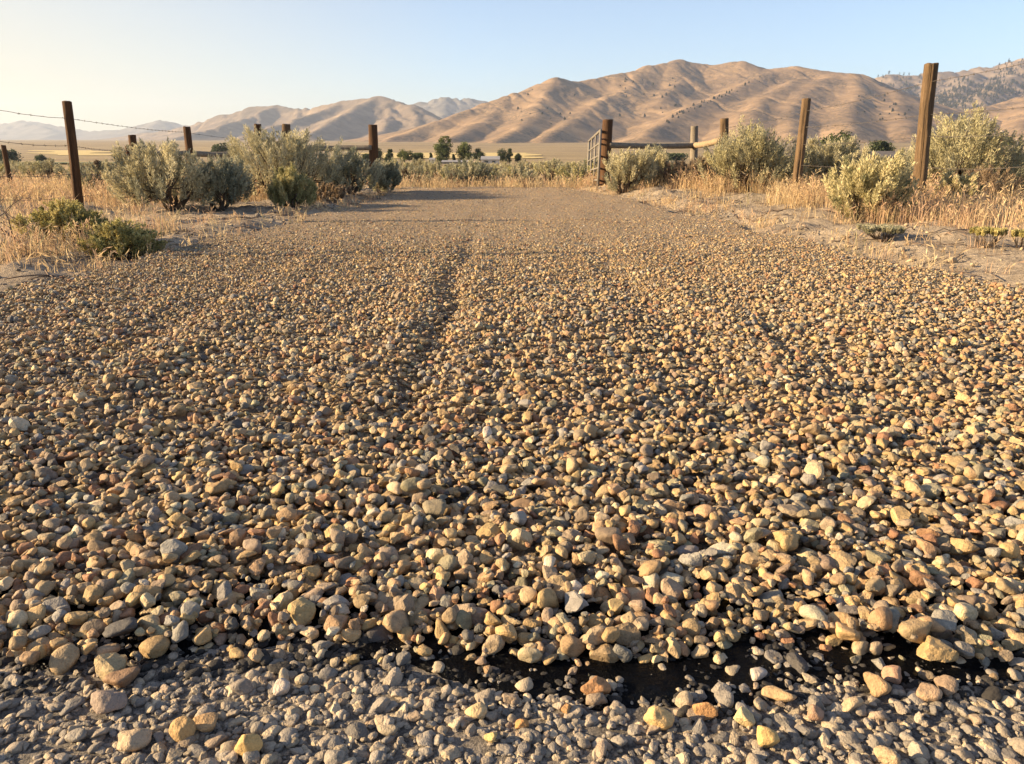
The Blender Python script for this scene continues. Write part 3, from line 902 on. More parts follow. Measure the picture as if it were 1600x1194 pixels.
bush('green_weed', 'flat grey-green weed on the sandy berm below the flowering sagebrush', 'weed', 1372, 396, 368, 70, 5.3, 122, 1.2, Dk, 'weeds on the berm', (0.02, 0.006), 0.3, 30, 0.3, None, 3.0)
bush('green_weed', 'small yellow-green weed on the bare sand at the road side', 'weed', 1535, 412, 392, 50, 4.7, 123, 1.2, Gn, 'weeds on the berm', (0.016, 0.008), 0.2, 20, 0.5, None, 4.5)
bush('green_weed', 'tiny green weed at the edge of the picture on bare sand', 'weed', 1592, 416, 388, 34, 4.6, 124, 1.2, Gn, 'weeds on the berm', (0.016, 0.008), 0.2, 20, 0.5, None, 4.5)

def dead_branch():
    rng = np.random.default_rng(130)
    b = at(62, 392, 4.75)
    e_ = empty('dead_branch', (b[0], b[1], float(gz(b[0], b[1]))), 'bare dead branch lying forked in the dry grass', 'branch')
    s = Soup()
    def grow(p, d, ln, r, dep):
        pts = [p]
        for k in range(5):
            d = unit(d + rng.normal(0, 0.12, 3) + np.array([0, 0, 0.02]))
            pts.append(pts[-1] + d * ln / 5)
        s.tube(pts, np.linspace(r, r * 0.55, 6), 6)
        if dep:
            for k in (2, 3, 4, 5):
                for q in range(1 if k < 5 else 2):
                    grow(pts[k], unit(d + rng.normal(0, 0.55, 3) + np.array([0, 0, 0.15])), ln * rng.uniform(0.4, 0.65), r * 0.5, dep - 1)
    grow(np.array([0, 0, 0.02]), unit(np.array([-0.8, -0.1, 0.55])), 0.5, 0.010, 3)
    grow(np.array([0.03, 0.05, 0.0]), unit(np.array([-0.9, -0.2, 0.4])), 0.42, 0.008, 3)
    s.build('branches', M['deadwood'], e_)
dead_branch()

# ------------------------------------------------------------------ grass
def blades(rng, x, y, h, w, lean, col):
    n = len(x)
    z = gz(x, y) - 0.01
    az = rng.uniform(0, 2 * PI, n)
    ld = np.stack([np.cos(az), np.sin(az), np.zeros(n)], -1)
    wa = rng.uniform(0, PI, n)
    wd = np.stack([np.cos(wa), np.sin(wa), np.zeros(n)], -1) * (w / 2)[:, None]
    b = np.stack([x, y, z], -1)
    up = np.array([0, 0, 1.0])
    m = b + up * (h * 0.55)[:, None] + ld * (h * lean * 0.3)[:, None]
    q = b + up * (h * 0.88)[:, None] + ld * (h * lean * 0.72)[:, None]
    t = b + up * h[:, None] + ld * (h * lean * 1.15)[:, None]
    v = np.stack([b - wd, b + wd, m - wd * 0.8, m + wd * 0.8, q - wd * 0.55, q + wd * 0.55, t], 1).reshape(-1, 3)
    k = (np.arange(n) * 7)[:, None]
    q4 = np.concatenate([k + np.array([[0, 1, 3, 2]]), k + np.array([[2, 3, 5, 4]])])
    t3 = k + np.array([[4, 5, 6]])
    return v, q4, t3, np.repeat(col, 7, 0)

GP = np.array([[.52, .375, .205], [.45, .30, .18], [.58, .45, .265], [.38, .27, .165], [.50, .335, .215], [.32, .27, .155]])
def make_grass():
    rng = np.random.default_rng(140)
    tx, ty, th, tn, tw = [], [], [], [], []
    def scatter(n, fx, ya, yb, hlo, hhi, per, spread, keep):
        y = rng.uniform(ya, yb, n); x = fx(y, rng.random(n))
        k = keep(x, y)
        x, y = x[k], y[k]
        tx.append(x); ty.append(y); th.append(rng.uniform(hlo, hhi, len(x))); tn.append(np.full(len(x), per)); tw.append(np.full(len(x), spread))
    def clump(x, y, s=0.0): return 1.5 * fbm(x * 1.1, y * 1.1, 62, 3) + rng.normal(0, 0.28, len(x)) > s
    # beside the road
    scatter(1700, lambda y, u: edges(y)[0] - 0.6 - u ** 0.8 * (3.2 + 0.3 * y), 4.4, 12.8, 0.06, 0.23, 18, 0.06, lambda x, y: clump(x, y, -0.1))
    scatter(1900, lambda y, u: edges(y)[1] + 0.75 + u ** 0.8 * (3.0 + 0.3 * y), 5.0, 12.8, 0.06, 0.23, 18, 0.06, lambda x, y: clump(x, y, -0.6))
    scatter(260, lambda y, u: edges(y)[0] - 0.02 - u * 0.6, 3.6, 12.5, 0.04, 0.12, 8, 0.04, lambda x, y: clump(x, y, 0.1))
    scatter(320, lambda y, u: edges(y)[1] + 0.05 + u * 0.7, 4.0, 12.5, 0.04, 0.13, 8, 0.04, lambda x, y: clump(x, y, 0.0))
    scatter(260, lambda y, u: -2.75 - u * 1.8, 3.7, 5.6, 0.07, 0.2, 16, 0.05, lambda x, y: clump(x, y, -0.1))
    scatter(1100, lambda y, u: edges(y)[1] + 1.1 + u * 4.5, 6.3, 11.5, 0.12, 0.30, 18, 0.06, lambda x, y: clump(x, y, -0.7))
    scatter(700, lambda y, u: edges(y)[0] - 1.3 - u * 4.5, 6.0, 11.5, 0.12, 0.28, 18, 0.06, lambda x, y: clump(x, y, -0.6))
    # past the road end
    scatter(1900, lambda y, u: -9 + 19 * u, 13.4, 15.8, 0.10, 0.24, 14, 0.10, lambda x, y: clump(x, y, -0.6))
    scatter(2600, lambda y, u: (u - 0.5) * y * 1.9, 15.5, 60, 0.14, 0.32, 11, 0.16, lambda x, y: clump(x, y, -0.1))
    x = np.concatenate(tx); y = np.concatenate(ty); h = np.concatenate(th); n = np.concatenate(tn); w = np.concatenate(tw)
    s = np.repeat(np.arange(len(x)), n)
    m = len(s)
    bx = x[s] + rng.normal(0, 1, m) * w[s]; by = y[s] + rng.normal(0, 1, m) * w[s]
    l, r = edges(by)
    ok = ((bx < l + 0.02) | (bx > r - 0.02) | (by > 13.3))
    bx, by, s = bx[ok], by[ok], s[ok]
    m = len(s)
    hh = h[s] * rng.uniform(0.55, 1.15, m)
    wd = np.clip(0.0021 + 0.00028 * by, 0.002, 0.02) * rng.uniform(0.7, 1.3, m)
    ci = rng.choice(6, len(x), p=[.26, .2, .2, .12, .16, .06])
    col = GP[ci][s] * rng.uniform(0.8, 1.2, (m, 1))
    v, q, t, c = blades(rng, bx, by, hh, wd, np.abs(rng.normal(0.25, 0.28, m)), col)
    # seed heads nodding at the tips
    V, Q, Cc = [v], [q], [c]
    hd = np.where(rng.random(m) < 0.3)[0]
    tipv = v.reshape(-1, 7, 3)[hd, 6]
    pd = unit(tipv - v.reshape(-1, 7, 3)[hd, 4])
    base = len(v)
    for k in range(3):
        d = unit(pd + rng.normal(0, 0.35, pd.shape))
        wv = unit(np.cross(d, rng.normal(size=d.shape)))
        lv, lf = leaf_quads(tipv - pd * 0.02 * k, d, wv, np.full(len(hd), 0.045), np.full(len(hd), 0.006) * (1 + by[hd] * 0.05))
        V.append(lv); Q.append(lf + base); base += len(lv); Cc.append(np.repeat(col[hd] * 1.05, 4, 0))
    o = mesh_np('dry_grass', np.vstack(V), [np.vstack(Q), t], M['grass'], False, np.vstack(Cc))
    tag(o, 'golden dry grass growing beside the road and across the plain', 'grass', kind='stuff')
    print('grass blades', m)
make_grass()

def litter():
    rng = np.random.default_rng(150)
    s = Soup()
    for i in range(420):
        y = rng.uniform(3.2, 12); sd = rng.random() < 0.5
        l, r = edges(np.array([y]))
        x = float(l[0]) - rng.uniform(0.0, 1.3) if sd else float(r[0]) + rng.uniform(0.05, 1.4)
        a = rng.uniform(0, PI); ln = rng.uniform(0.05, 0.28)
        pts = []
        for k in range(4):
            q = (k / 3 - 0.5) * ln
            xx = x + math.cos(a) * q; yy = y + math.sin(a) * q * 0.8
            pts.append([xx, yy, float(gz(xx, yy)) + 0.008 + rng.uniform(0, 0.012)])
        s.tube(pts, rng.uniform(0.0015, 0.0045), 4)
    o = s.build('twig_litter', M['deadwood'])
    tag(o, 'broken twigs and dead stems strewn on the shoulders', 'litter', kind='stuff')
litter()

# sage further out on the plain: shared shapes, one object each
def far_sage():
    rng = np.random.default_rng(160)
    protos = []
    for k in range(5):
        cols = [(SAGE_A, SAGE_B, SAGE_D), Dk, (SAGE_A, Yl[0], SAGE_D), (SAGE_D, SAGE_A, Bn[2]), Rb][k]
        (v, f, c), wood = sage_parts(200 + k, 1.2, 0.75, 130, 26, 0.06, 0.016, cols, 0.6)
        protos.append(((v, f, c), wood))
    made = {}
    lab = ['grey-green sagebrush among dry grass on the plain', 'dark sagebrush among dry grass on the plain', 'pale plumed sagebrush among dry grass on the plain', 'brownish sagebrush among dry grass on the plain', 'yellowish brush among dry grass on the plain']
    spots = []
    for i in range(40):
        spots.append((rng.uniform(600, 925), rng.uniform(14.6, 20)))
    for i in range(60):
        spots.append((rng.uniform(590, 930), rng.uniform(19, 70)))
    for i in range(50):
        spots.append((rng.uniform(0, 215), rng.uniform(13.5, 60)))
    for i in range(26):
        spots.append((rng.uniform(1000, 1600), rng.uniform(14, 45)))
    for i in range(10):
        spots.append((rng.uniform(480, 600), rng.uniform(15, 40)))
    for (px, Y) in spots:
        k = int(rng.choice(5, p=[.3, .25, .15, .15, .15]))
        x = (px - CX) / F * Y * 1.03
        z = float(gz(x, Y))
        sc_ = rng.uniform(0.42, 0.66)
        if k not in made:
            e = empty('sagebrush', (x, Y, z), lab[k], 'sagebrush', 'sagebrush out on the plain')
            (v, f, c), wood = protos[k]
            a = mesh_np('foliage', v, f, M['leaf'], False, c, e)
            b = wood.build('branches', M['bark'], e)
            made[k] = (e, a, b)
        else:
            e0, a0, b0 = made[k]
            e = e0.copy(); C.objects.link(e)
            for ch in (a0, b0):
                q = ch.copy(); C.objects.link(q); q.parent = e
            e.location = (x, Y, z)
        e.scale = (sc_ * rng.uniform(0.9, 1.5), sc_ * 1.1, sc_ * rng.uniform(0.8, 1.1))
        e.rotation_euler = (0, 0, rng.uniform(0, 6.28))
far_sage()

# ------------------------------------------------------------------ fence
def post(px_t, py_t, px_b, py_b, Y, wpx, label, mat='wood', seed=1, crack=None, group='wooden posts of the roadside fence', taper=0.94, sq=0.0, name='fence_post'):
    rng = np.random.default_rng(seed)
    top = at(px_t, py_t, Y); bot = at(px_b, py_b, Y)
    z0 = float(gz(bot[0], Y))
    ax = top - bot
    bot = bot + ax * ((z0 - bot[2]) / ax[2])
    r0 = wpx / F * Y / 2 * 0.98
    ax = top - bot
    H = np.linalg.norm(ax)
    k, rows = 28, 40
    zz = np.concatenate([np.linspace(-0.12, H - 0.012, rows), [H - 0.003, H, H]])
    sc_ = np.concatenate([np.linspace(1.03, taper, rows), [taper * 0.975, taper * 0.92, taper * 0.4]])
    a = np.arange(k) / k * 2 * PI
    wob = fbm(np.cos(a)[None] * 1.2 + seed, np.sin(a)[None] * 1.2 + zz[:, None] * 0.9, seed % 40, 4)
    rr = r0 * sc_[:, None] * (1 + 0.055 * wob)
    if sq: rr = rr * (1 + sq * np.cos(4 * (a[None] + 0.4)))
    if crack is not None:
        for (ca, za, zb, dep) in crack:
            m = np.exp(-((a[None] - ca - 0.08 * np.sin(zz[:, None] * 5)) / 0.11) ** 2) * sstep(za, za + 0.08, zz)[:, None] * (1 - sstep(zb - 0.1, zb, zz))[:, None]
            rr = rr * (1 - dep * m)
    bowx = 0.010 * np.sin(zz / H * 2.4 + seed)[:, None]
    v = np.stack([rr * np.cos(a)[None] + bowx, rr * np.sin(a)[None], np.repeat(zz[:, None], k, 1) + 0.004 * fbm(np.cos(a)[None] * 2 + zz[:, None] * 0, np.sin(a)[None] * 2 + zz[:, None] * 0, seed, 2) * (zz[:, None] > H - 0.02)], -1).reshape(-1, 3)
    q = grid_faces(rows + 3, k, True)[:, ::-1]
    n = (rows + 3) * k
    v = np.vstack([v, [[0, 0, H]]])
    t = np.array([[n - k + j, n - k + (j + 1) % k, n] for j in range(k)])
    o = mesh_np(name, v, [q, t], M[mat])
    o.location = bot
    o.rotation_euler = Vector((0, 0, 1)).rotation_difference(Vector(ax)).to_euler()
    tag(o, label, 'fence post', group)
    return o, bot, top

post(1457, 99, 1432, 335, 7.6, 20, 'tallest fence post, split and grey-brown, standing close to the gravel', 'wood', 3, [(4.25, 0.25, 1.6, 0.35), (3.7, 0.0, 0.8, 0.3), (4.9, 0.7, 1.5, 0.25)])
post(1259, 154, 1243, 310, 9.9, 14, 'leaning brown post between the pale sagebrush and the flowering one', 'wood', 5, [(4.4, 0.1, 1.2, 0.3)])
post(1132, 185, 1130, 262, 12.6, 13, 'weathered post at the end of the short sloping rail', 'wood', 7, [(4.3, 0.1, 1.0, 0.3)])
post(1086, 197, 1084, 272, 13.6, 11.5, 'greyish brace post where the long rail and the short rail meet', 'wood_grey', 9)
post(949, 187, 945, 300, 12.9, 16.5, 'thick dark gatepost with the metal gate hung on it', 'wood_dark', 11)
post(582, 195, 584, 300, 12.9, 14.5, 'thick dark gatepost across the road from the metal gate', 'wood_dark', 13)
post(448, 194, 450, 268, 12.8, 13, 'post stub poking out above the tall spiky sagebrush', 'wood', 15)
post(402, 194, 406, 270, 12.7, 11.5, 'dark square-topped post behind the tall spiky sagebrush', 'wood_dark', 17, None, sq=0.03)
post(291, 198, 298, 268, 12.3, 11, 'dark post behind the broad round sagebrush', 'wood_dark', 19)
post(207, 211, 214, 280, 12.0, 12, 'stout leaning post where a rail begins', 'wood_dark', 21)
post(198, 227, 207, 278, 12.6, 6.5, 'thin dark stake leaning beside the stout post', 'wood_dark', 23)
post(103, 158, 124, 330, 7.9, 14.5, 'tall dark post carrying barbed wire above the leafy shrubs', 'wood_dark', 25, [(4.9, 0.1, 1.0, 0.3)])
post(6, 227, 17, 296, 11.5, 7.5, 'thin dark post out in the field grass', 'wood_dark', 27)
post(-66, 70, -24, 345, 6.62, 15, 'wooden post beside the road outside the picture, its shadow crossing the gravel', 'wood', 29)  # unseen post, made taller to lengthen its shadow
post(-560, -60, -440, 430, 4.42, 15, 'wooden post near the paved road outside the picture, its shadow crossing the gravel', 'wood', 31)  # also unseen, height raised so its shadow reaches across the gravel

def rail(p0, p1, r, label, mat, seed):
    s = Soup()
    rng = np.random.default_rng(seed)
    t = np.linspace(0, 1, 24)[:, None]
    pts = p0 * (1 - t) + p1 * t
    pts = pts + np.array([0, 0, -0.012]) * np.sin(t * PI) + rng.normal(0, 0.0015, pts.shape)
    c = pts.mean(0)
    s.tube(pts - c, r * (1 + 0.04 * np.sin(np.arange(24) * 0.7 + seed)), 14)
    o = s.build('fence_rail', M[mat])
    o.location = c
    tag(o, label, 'fence rail', 'wooden brace rails')
rail(at(951, 227, 12.85), at(1085, 227.5, 13.55), 0.046, 'long grey rail between the gate hanging post and the brace post', 'wood_grey', 1)
rail(at(1087, 227.5, 13.5), at(1130, 218, 12.5), 0.050, 'short pale sloping rail lit by the sun', 'wood_pale', 2)
rail(at(450, 231, 12.75), at(581, 230.5, 12.85), 0.042, 'grey rail running into the gatepost that has no gate', 'wood_grey', 3)
rail(at(207, 239, 12.0), at(293, 239.5, 12.25), 0.042, 'dark rail starting at the stout leaning post', 'wood_grey', 4)
rail(at(293, 240, 12.3), at(404, 240.5, 12.6), 0.042, 'dark rail behind the broad round sagebrush', 'wood_grey', 5)

def strand(pts, label, sag=0.02, barbs=True, group='barbed wire strands', r=0.0022, seed=1):
    rng = np.random.default_rng(seed)
    P = []
    for a, b in zip(pts[:-1], pts[1:]):
        n = max(8, int(np.linalg.norm(b - a) / 0.08))
        t = np.linspace(0, 1, n, endpoint=False)[:, None]
        P.append(a * (1 - t) + b * t + np.array([0, 0, -1.0]) * sag * np.sin(t * PI))
    P = np.vstack(P + [np.array([pts[-1]])])
    P = P + rng.normal(0, 0.0012, P.shape)
    s = Soup()
    s.tube(P, r, 5)
    if barbs:
        acc = 0.0
        for a, b in zip(P[:-1], P[1:]):
            acc += np.linalg.norm(b - a)
            if acc > 0.115:
                acc = 0
                for q in range(2):
                    d = unit(rng.normal(size=3)); s.tube([a - d * 0.012, a, a + d * 0.012], 0.0018, 4)
    o = s.build('barbed_wire', M['wire'])
    tag(o, label, 'wire', group)
L0 = [at(-440, 30, 4.25), at(-40, 166, 6.55)]
strand([at(-470, 95, 4.25), at(-45, 163, 6.55), at(107, 185, 7.9), at(292, 207, 12.3), at(403, 219, 12.7)], 'top barbed wire strand on the tall dark post', seed=1)
strand([at(-465, 200, 4.25), at(-40, 215, 6.55), at(110, 228, 7.9), at(209, 236, 12.0)], 'second barbed wire strand on the tall dark post, just above the field', seed=2)
strand([at(-455, 310, 4.25), at(-35, 274, 6.55), at(115, 272, 7.9), at(212, 271, 12.0)], 'third barbed wire strand, crossing in front of the field sagebrush', seed=3)
strand([at(-450, 370, 4.25), at(-30, 311, 6.55), at(120, 308, 7.9), at(213, 292, 12.0)], 'lowest barbed wire strand half hidden in the grass', seed=4)
strand([at(1258, 174, 9.9), at(1452, 128, 7.6), at(1760, 60, 5.4)], 'top wire strand on the tallest split post', seed=5, r=0.0024)
strand([at(1256, 199, 9.9), at(1449, 179, 7.6), at(1760, 148, 5.4)], 'second wire strand on the tallest split post', seed=6, r=0.0024)
strand([at(1252, 226, 9.9), at(1446, 213, 7.6), at(1760, 200, 5.4)], 'third wire strand on the tallest split post', seed=7, r=0.0024)
strand([at(1248, 258, 9.9), at(1441, 261, 7.6), at(1600, 261, 6.6), at(1760, 262, 5.4)], 'lowest wire strand crossing the largest sagebrush', seed=8, r=0.0024)
strand([at(1132, 200, 12.6), at(1258, 176, 9.95)], 'thin wire from the weathered post to the leaning one', seed=9, r=0.0015)
strand([at(952, 226, 12.8), at(1080, 268, 13.5)], 'slack brace wire slanting down under the long rail', 0.03, False, 'brace wires', seed=10)
strand([at(580, 223, 12.8), at(540, 262, 12.7)], 'brace wire slanting down from the gatepost that has no gate', 0.0, False, 'brace wires', seed=11)
strand([at(1584 - 15, 215, 10.5), at(1450, 212, 7.7)], 'thin wire from the capped stake to the tallest split post', seed=12, r=0.0015)

def capped_stake():
    b = at(1559, 262, 10.5); t = at(1565, 210, 10.5)
    z0 = float(gz(b[0], 10.5))
    b = b + (t - b) * ((z0 - b[2]) / (t[2] - b[2]))
    e = empty('steel_stake', b, 'thin rusty steel stake with a white cap beside the largest sagebrush', 'stake')
    s = Soup(); s.tube([np.array([0, 0, -0.1]), (t - b) * 0.5, t - b], 0.018, 8); s.build('stake', M['steel_rust'], e)
    c = Soup(); c.tube([(t - b) * 0.985, (t - b) * 1.0 + np.array([0, 0, 0.015]), (t - b) + np.array([0, 0, 0.045])], [0.024, 0.026, 0.014], 10); c.build('cap', M['white_cap'], e)
capped_stake()

def gate():
    nt, nb = at(938.5, 204, 12.75), at(934, 300, 12.75)
    ft, fb = at(920.5, 220.5, 15.6), at(917.5, 298, 15.6)
    e = empty('metal_gate', nb, 'open galvanised metal gate swung back beside the gravel', 'gate')
    def pt(u, v):   # u along, v up
        return (nb * (1 - u) + fb * u) * (1 - v) + (nt * (1 - u) + ft * u) * v - nb
    fr = Soup()
    loop = [pt(0, 0), pt(0, 1), pt(1, 1), pt(1, 0), pt(0, 0)]
    for a, b in zip(loop[:-1], loop[1:]):
        fr.tube([a, (a + b) / 2, b], 0.022, 10)
    fr.build('frame', M['galv'], e)
    for v in (0.2, 0.40, 0.60, 0.80):
        s = Soup(); s.tube([pt(0, v), pt(0.5, v), pt(1, v)], 0.015, 8); s.build('bar', M['galv'], e)
    for u in (0.36, 0.70):
        s = Soup(); s.tube([pt(u, 0), pt(u, 0.5), pt(u, 1)], 0.016, 8); s.build('upright', M['galv'], e)
    for v in (0.12, 0.86):
        s = Soup(); a = pt(0, v); b = at(948, 204 + 96 * (1 - v), 12.88) - nb
        s.tube([a, (a + b) / 2, b], 0.014, 6); s.build('hinge', M['steel_rust'], e)
gate()

# ------------------------------------------------------------------ trees and houses far out
def tree(px, py_b, py_t, wpx, D, label, shape='round', col=(.075, .095, .035), seed=1, name='tree', group='trees round the farmstead'):
    rng = np.random.default_rng(seed)
    b = at(px, py_b, D)
    z0 = float(plain(D))
    H = at(px, py_t, D)[2] - z0
    W = wpx / F * D * 1.2
    e = empty(name, (b[0], D, z0), label, 'tree', group)
    tr = Soup()
    tr.tube([np.array([0, 0, -0.3]), np.array([W * 0.01, 0, H * 0.3]), np.array([W * 0.03, 0, H * 0.75])], [W * 0.045 + 0.1, W * 0.035 + 0.08, 0.06], 7)
    for i in range(6):
        a = rng.uniform(0, 6.28); z = H * rng.uniform(0.25, 0.55)
        tr.tube([np.array([0, 0, z]), np.array([math.cos(a) * W * 0.18, math.sin(a) * W * 0.18, z + H * 0.12]), np.array([math.cos(a) * W * 0.3, math.sin(a) * W * 0.3, z + H * 0.28])], [0.12, 0.08, 0.03], 5)
    tr.build('trunk', M['trunk'], e)
    nb = 26
    V = []
    if shape == 'cone':
        zc = rng.uniform(0.10, 0.95, nb); rad = (1 - zc) * 0.42 + 0.06
        cen = np.stack([rng.normal(0, 0.4, nb) * rad * W, rng.normal(0, 0.4, nb) * rad * W, zc * H], -1); br = (0.10 + 0.45 * rad) * W * 0.6
    elif shape == 'column':
        zc = rng.uniform(0.12, 0.93, nb); rad = 0.5 * np.sin(np.clip(zc, 0.1, 0.97) * PI) ** 0.5
        cen = np.stack([rng.normal(0, 0.4, nb) * rad * W, rng.normal(0, 0.4, nb) * rad * W, zc * H], -1); br = 0.22 * W * np.ones(nb)
    else:
        u = unit(rng.normal(size=(nb, 3))) * rng.uniform(0.3, 0.8, nb)[:, None]
        cen = np.stack([u[:, 0] * W * 0.48, u[:, 1] * W * 0.48, H * (0.56 + 0.45 * u[:, 2])], -1); br = W * rng.uniform(0.09, 0.22, nb); cen = cen * (1 + rng.normal(0, 0.10, 3)) + rng.normal(0, 0.05, cen.shape) * W
    npb = 130
    s = np.repeat(np.arange(nb), npb); n = len(s)
    q = unit(rng.normal(size=(n, 3))) * (rng.random(n) ** 0.45)[:, None]
    p = cen[s] + q * br[s][:, None]
    p[:, 2] = np.clip(p[:, 2], H * 0.06, H * 1.0)
    d = unit(rng.normal(size=(n, 3)) + q * 0.6)
    w = unit(np.cross(d, rng.normal(size=(n, 3))))
    ls = max(0.25, W * 0.065)
    v, f = leaf_quads(p, d, w, ls * rng.uniform(0.7, 1.4, n), ls * rng.uniform(0.5, 0.9, n))
    cb = rng.uniform(0.75, 1.3, nb)[s] * rng.uniform(0.8, 1.2, n)
    mesh_np('crown', v, f, M['leaf'], False, np.repeat(np.array([col]) * cb[:, None], 4, 0), e)
    return e
DG = (.055, .068, .032); LG = (.11, .125, .042); MG = (.075, .092, .036)
tree(573, 254, 241, 16, 300, 'small dark tree partly hidden by the gatepost that has no gate', 'round', DG, 301)
tree(593, 254, 232, 15, 300, 'dark narrow tree just past the gatepost that has no gate', 'column', DG, 302)
tree(610, 254, 233, 19, 295, 'dark pointed evergreen standing apart in the farm row', 'cone', DG, 303)
tree(632, 253, 234, 20, 305, 'light green bushy tree between two darker ones', 'round', LG, 304)
tree(653, 253, 240, 19, 305, 'low round tree at the end of the farm row', 'round', MG, 305)
tree(673, 255, 239, 10, 290, 'small dark spruce at the foot of the tallest tree', 'cone', DG, 306)
tree(690, 252, 226, 20, 300, 'tallest farm tree with a tall uneven crown', 'column', MG, 307)
tree(692, 240, 214, 24, 302, 'upper spreading tree behind the tallest farm tree', 'round', LG, 308)
tree(709, 252, 241, 8, 296, 'tiny pointed spruce between the tall trees', 'cone', DG, 309)
tree(727, 253, 223, 26, 300, 'broad sunlit green tree beside the white house', 'round', LG, 310)
tree(747, 253, 231, 17, 298, 'dark tree touching the broad sunlit one', 'round', DG, 311)
tree(785, 253, 231, 14, 310, 'dark upright tree past the white house', 'column', DG, 312)
tree(796, 253, 232, 8, 312, 'slim tree pressed against the dark upright one', 'column', MG, 313)
tree(809, 253, 239, 11, 305, 'small lone tree standing last in the farm row', 'round', DG, 314)
GW = 'trees in the fields'
tree(12, 250, 235, 34, 330, 'wide dark tree clump at the field edge', 'round', DG, 315, 'tree', GW)
tree(63, 252, 241, 18, 320, 'small round dark tree alone in the field', 'round', DG, 316, 'tree', GW)
tree(190, 249, 234, 18, 380, 'dark tree behind the stout leaning post', 'round', DG, 317, 'tree', GW)
for i, q in enumerate((225, 231, 237, 242)):
    tree(q, 233, 226, 5, 900, 'slender poplar in a short distant row', 'column', DG, 320 + i, 'poplar', 'distant poplars')
tree(346, 240, 225, 30, 420, 'dark tree above the rail by the broad round sagebrush', 'round', DG, 318, 'tree', GW)
tree(1312, 244, 206, 46, 210, 'big green tree rising behind the flowering sagebrush', 'round', MG, 325, 'tree', GW)
tree(1281, 242, 222, 30, 230, 'low green tree beside the big green one', 'round', MG, 326, 'tree', GW)
tree(1375, 246, 222, 38, 240, 'dark rounded hedge-like tree above the dark roof', 'round', DG, 327, 'tree', GW)
tree(1568, 244, 194, 30, 150, 'green tree behind the plumes of the largest sagebrush', 'round', LG, 328, 'tree', GW)
tree(1052, 250, 242, 34, 500, 'low dark bush line under the long rail', 'round', MG, 329, 'tree', GW)

def house(px0, px1, py_b, py_e, py_r, D, label, wall, roof, depth=8.0, win=2, yaw=0.0, name='house', group='farm buildings'):
    c = at((px0 + px1) / 2, py_b, D)
    z0 = float(plain(D)) - 0.3
    W = (px1 - px0) / F * D
    he = at(px0, py_e, D)[2] - z0; hr = at(px0, py_r, D)[2] - z0
    e = empty(name, (c[0], D, z0), label, 'building', group, yaw)
    s = Soup()
    w2 = W / 2
    v = [[-w2, 0, 0], [w2, 0, 0], [w2, depth, 0], [-w2, depth, 0], [-w2, 0, he], [w2, 0, he], [w2, depth, he], [-w2, depth, he], [-w2, depth / 2, hr - 0.1], [w2, depth / 2, hr - 0.1]]
    s.add(v, [[0, 1, 5, 4], [2, 3, 7, 6]], [[1, 2, 6], [1, 6, 5], [5, 6, 9], [3, 0, 4], [3, 4, 7], [7, 4, 8]])
    s.build('wall', M[wall], e, False)
    r = Soup()
    o = 0.35
    for sg in (0, 1):
        y0 = -o if sg == 0 else depth + o
        zlow = he - o * (hr - he) / (depth / 2)
        a = [[-w2 - o, y0, zlow], [w2 + o, y0, zlow], [w2 + o, depth / 2, hr], [-w2 - o, depth / 2, hr]]
        b = [[p[0], p[1], p[2] + 0.18] for p in a]
        r.add(a + b, [[0, 1, 2, 3], [4, 5, 6, 7], [0, 1, 5, 4], [1, 2, 6, 5], [3, 0, 4, 7], [2, 3, 7, 6]])
    r.build('roof', M[roof], e, False)
    for i in range(win):
        x = -w2 + W * (i + 0.7) / (win + 0.4)
        q = Soup(); q.box([x - 0.55, -0.05, he * 0.4], [x + 0.55, 0.02, he * 0.78]); q.build('window', M['window'], e, False)
    if win:
        q = Soup(); q.box([-w2 + W * 0.18 - 0.45, -0.04, 0.1], [-w2 + W * 0.18 + 0.45, 0.02, min(2.1, he * 0.8)]); q.build('door', M['wall_g'], e, False)
    return e
house(753, 779, 255, 249.5, 245, 285, 'white farmhouse with a pale roof below the sunlit tree', 'wall_w', 'roof_w', 8, 2)
house(692, 736, 256.5, 253.5, 251.5, 270, 'long low pale shed beneath the tallest farm tree', 'wall_g', 'roof_w', 7, 0)
house(672, 678, 254, 249.5, 247.5, 280, 'tiny white pump house by the small dark spruce', 'wall_w', 'roof_w', 2, 0)
house(737, 748, 257, 254, 252.5, 265, 'small tan shed next to the long low one', 'wall_t', 'roof_t', 5, 0)
house(1366, 1412, 256, 246, 238, 130, 'grey outbuilding with a dark roof behind the flowering sagebrush', 'wall_g', 'roof_d', 6, 1)
house(1572, 1660, 258, 240, 229, 140, 'tan barn with a sunlit roof at the picture edge', 'wall_t', 'roof_t', 8, 2)

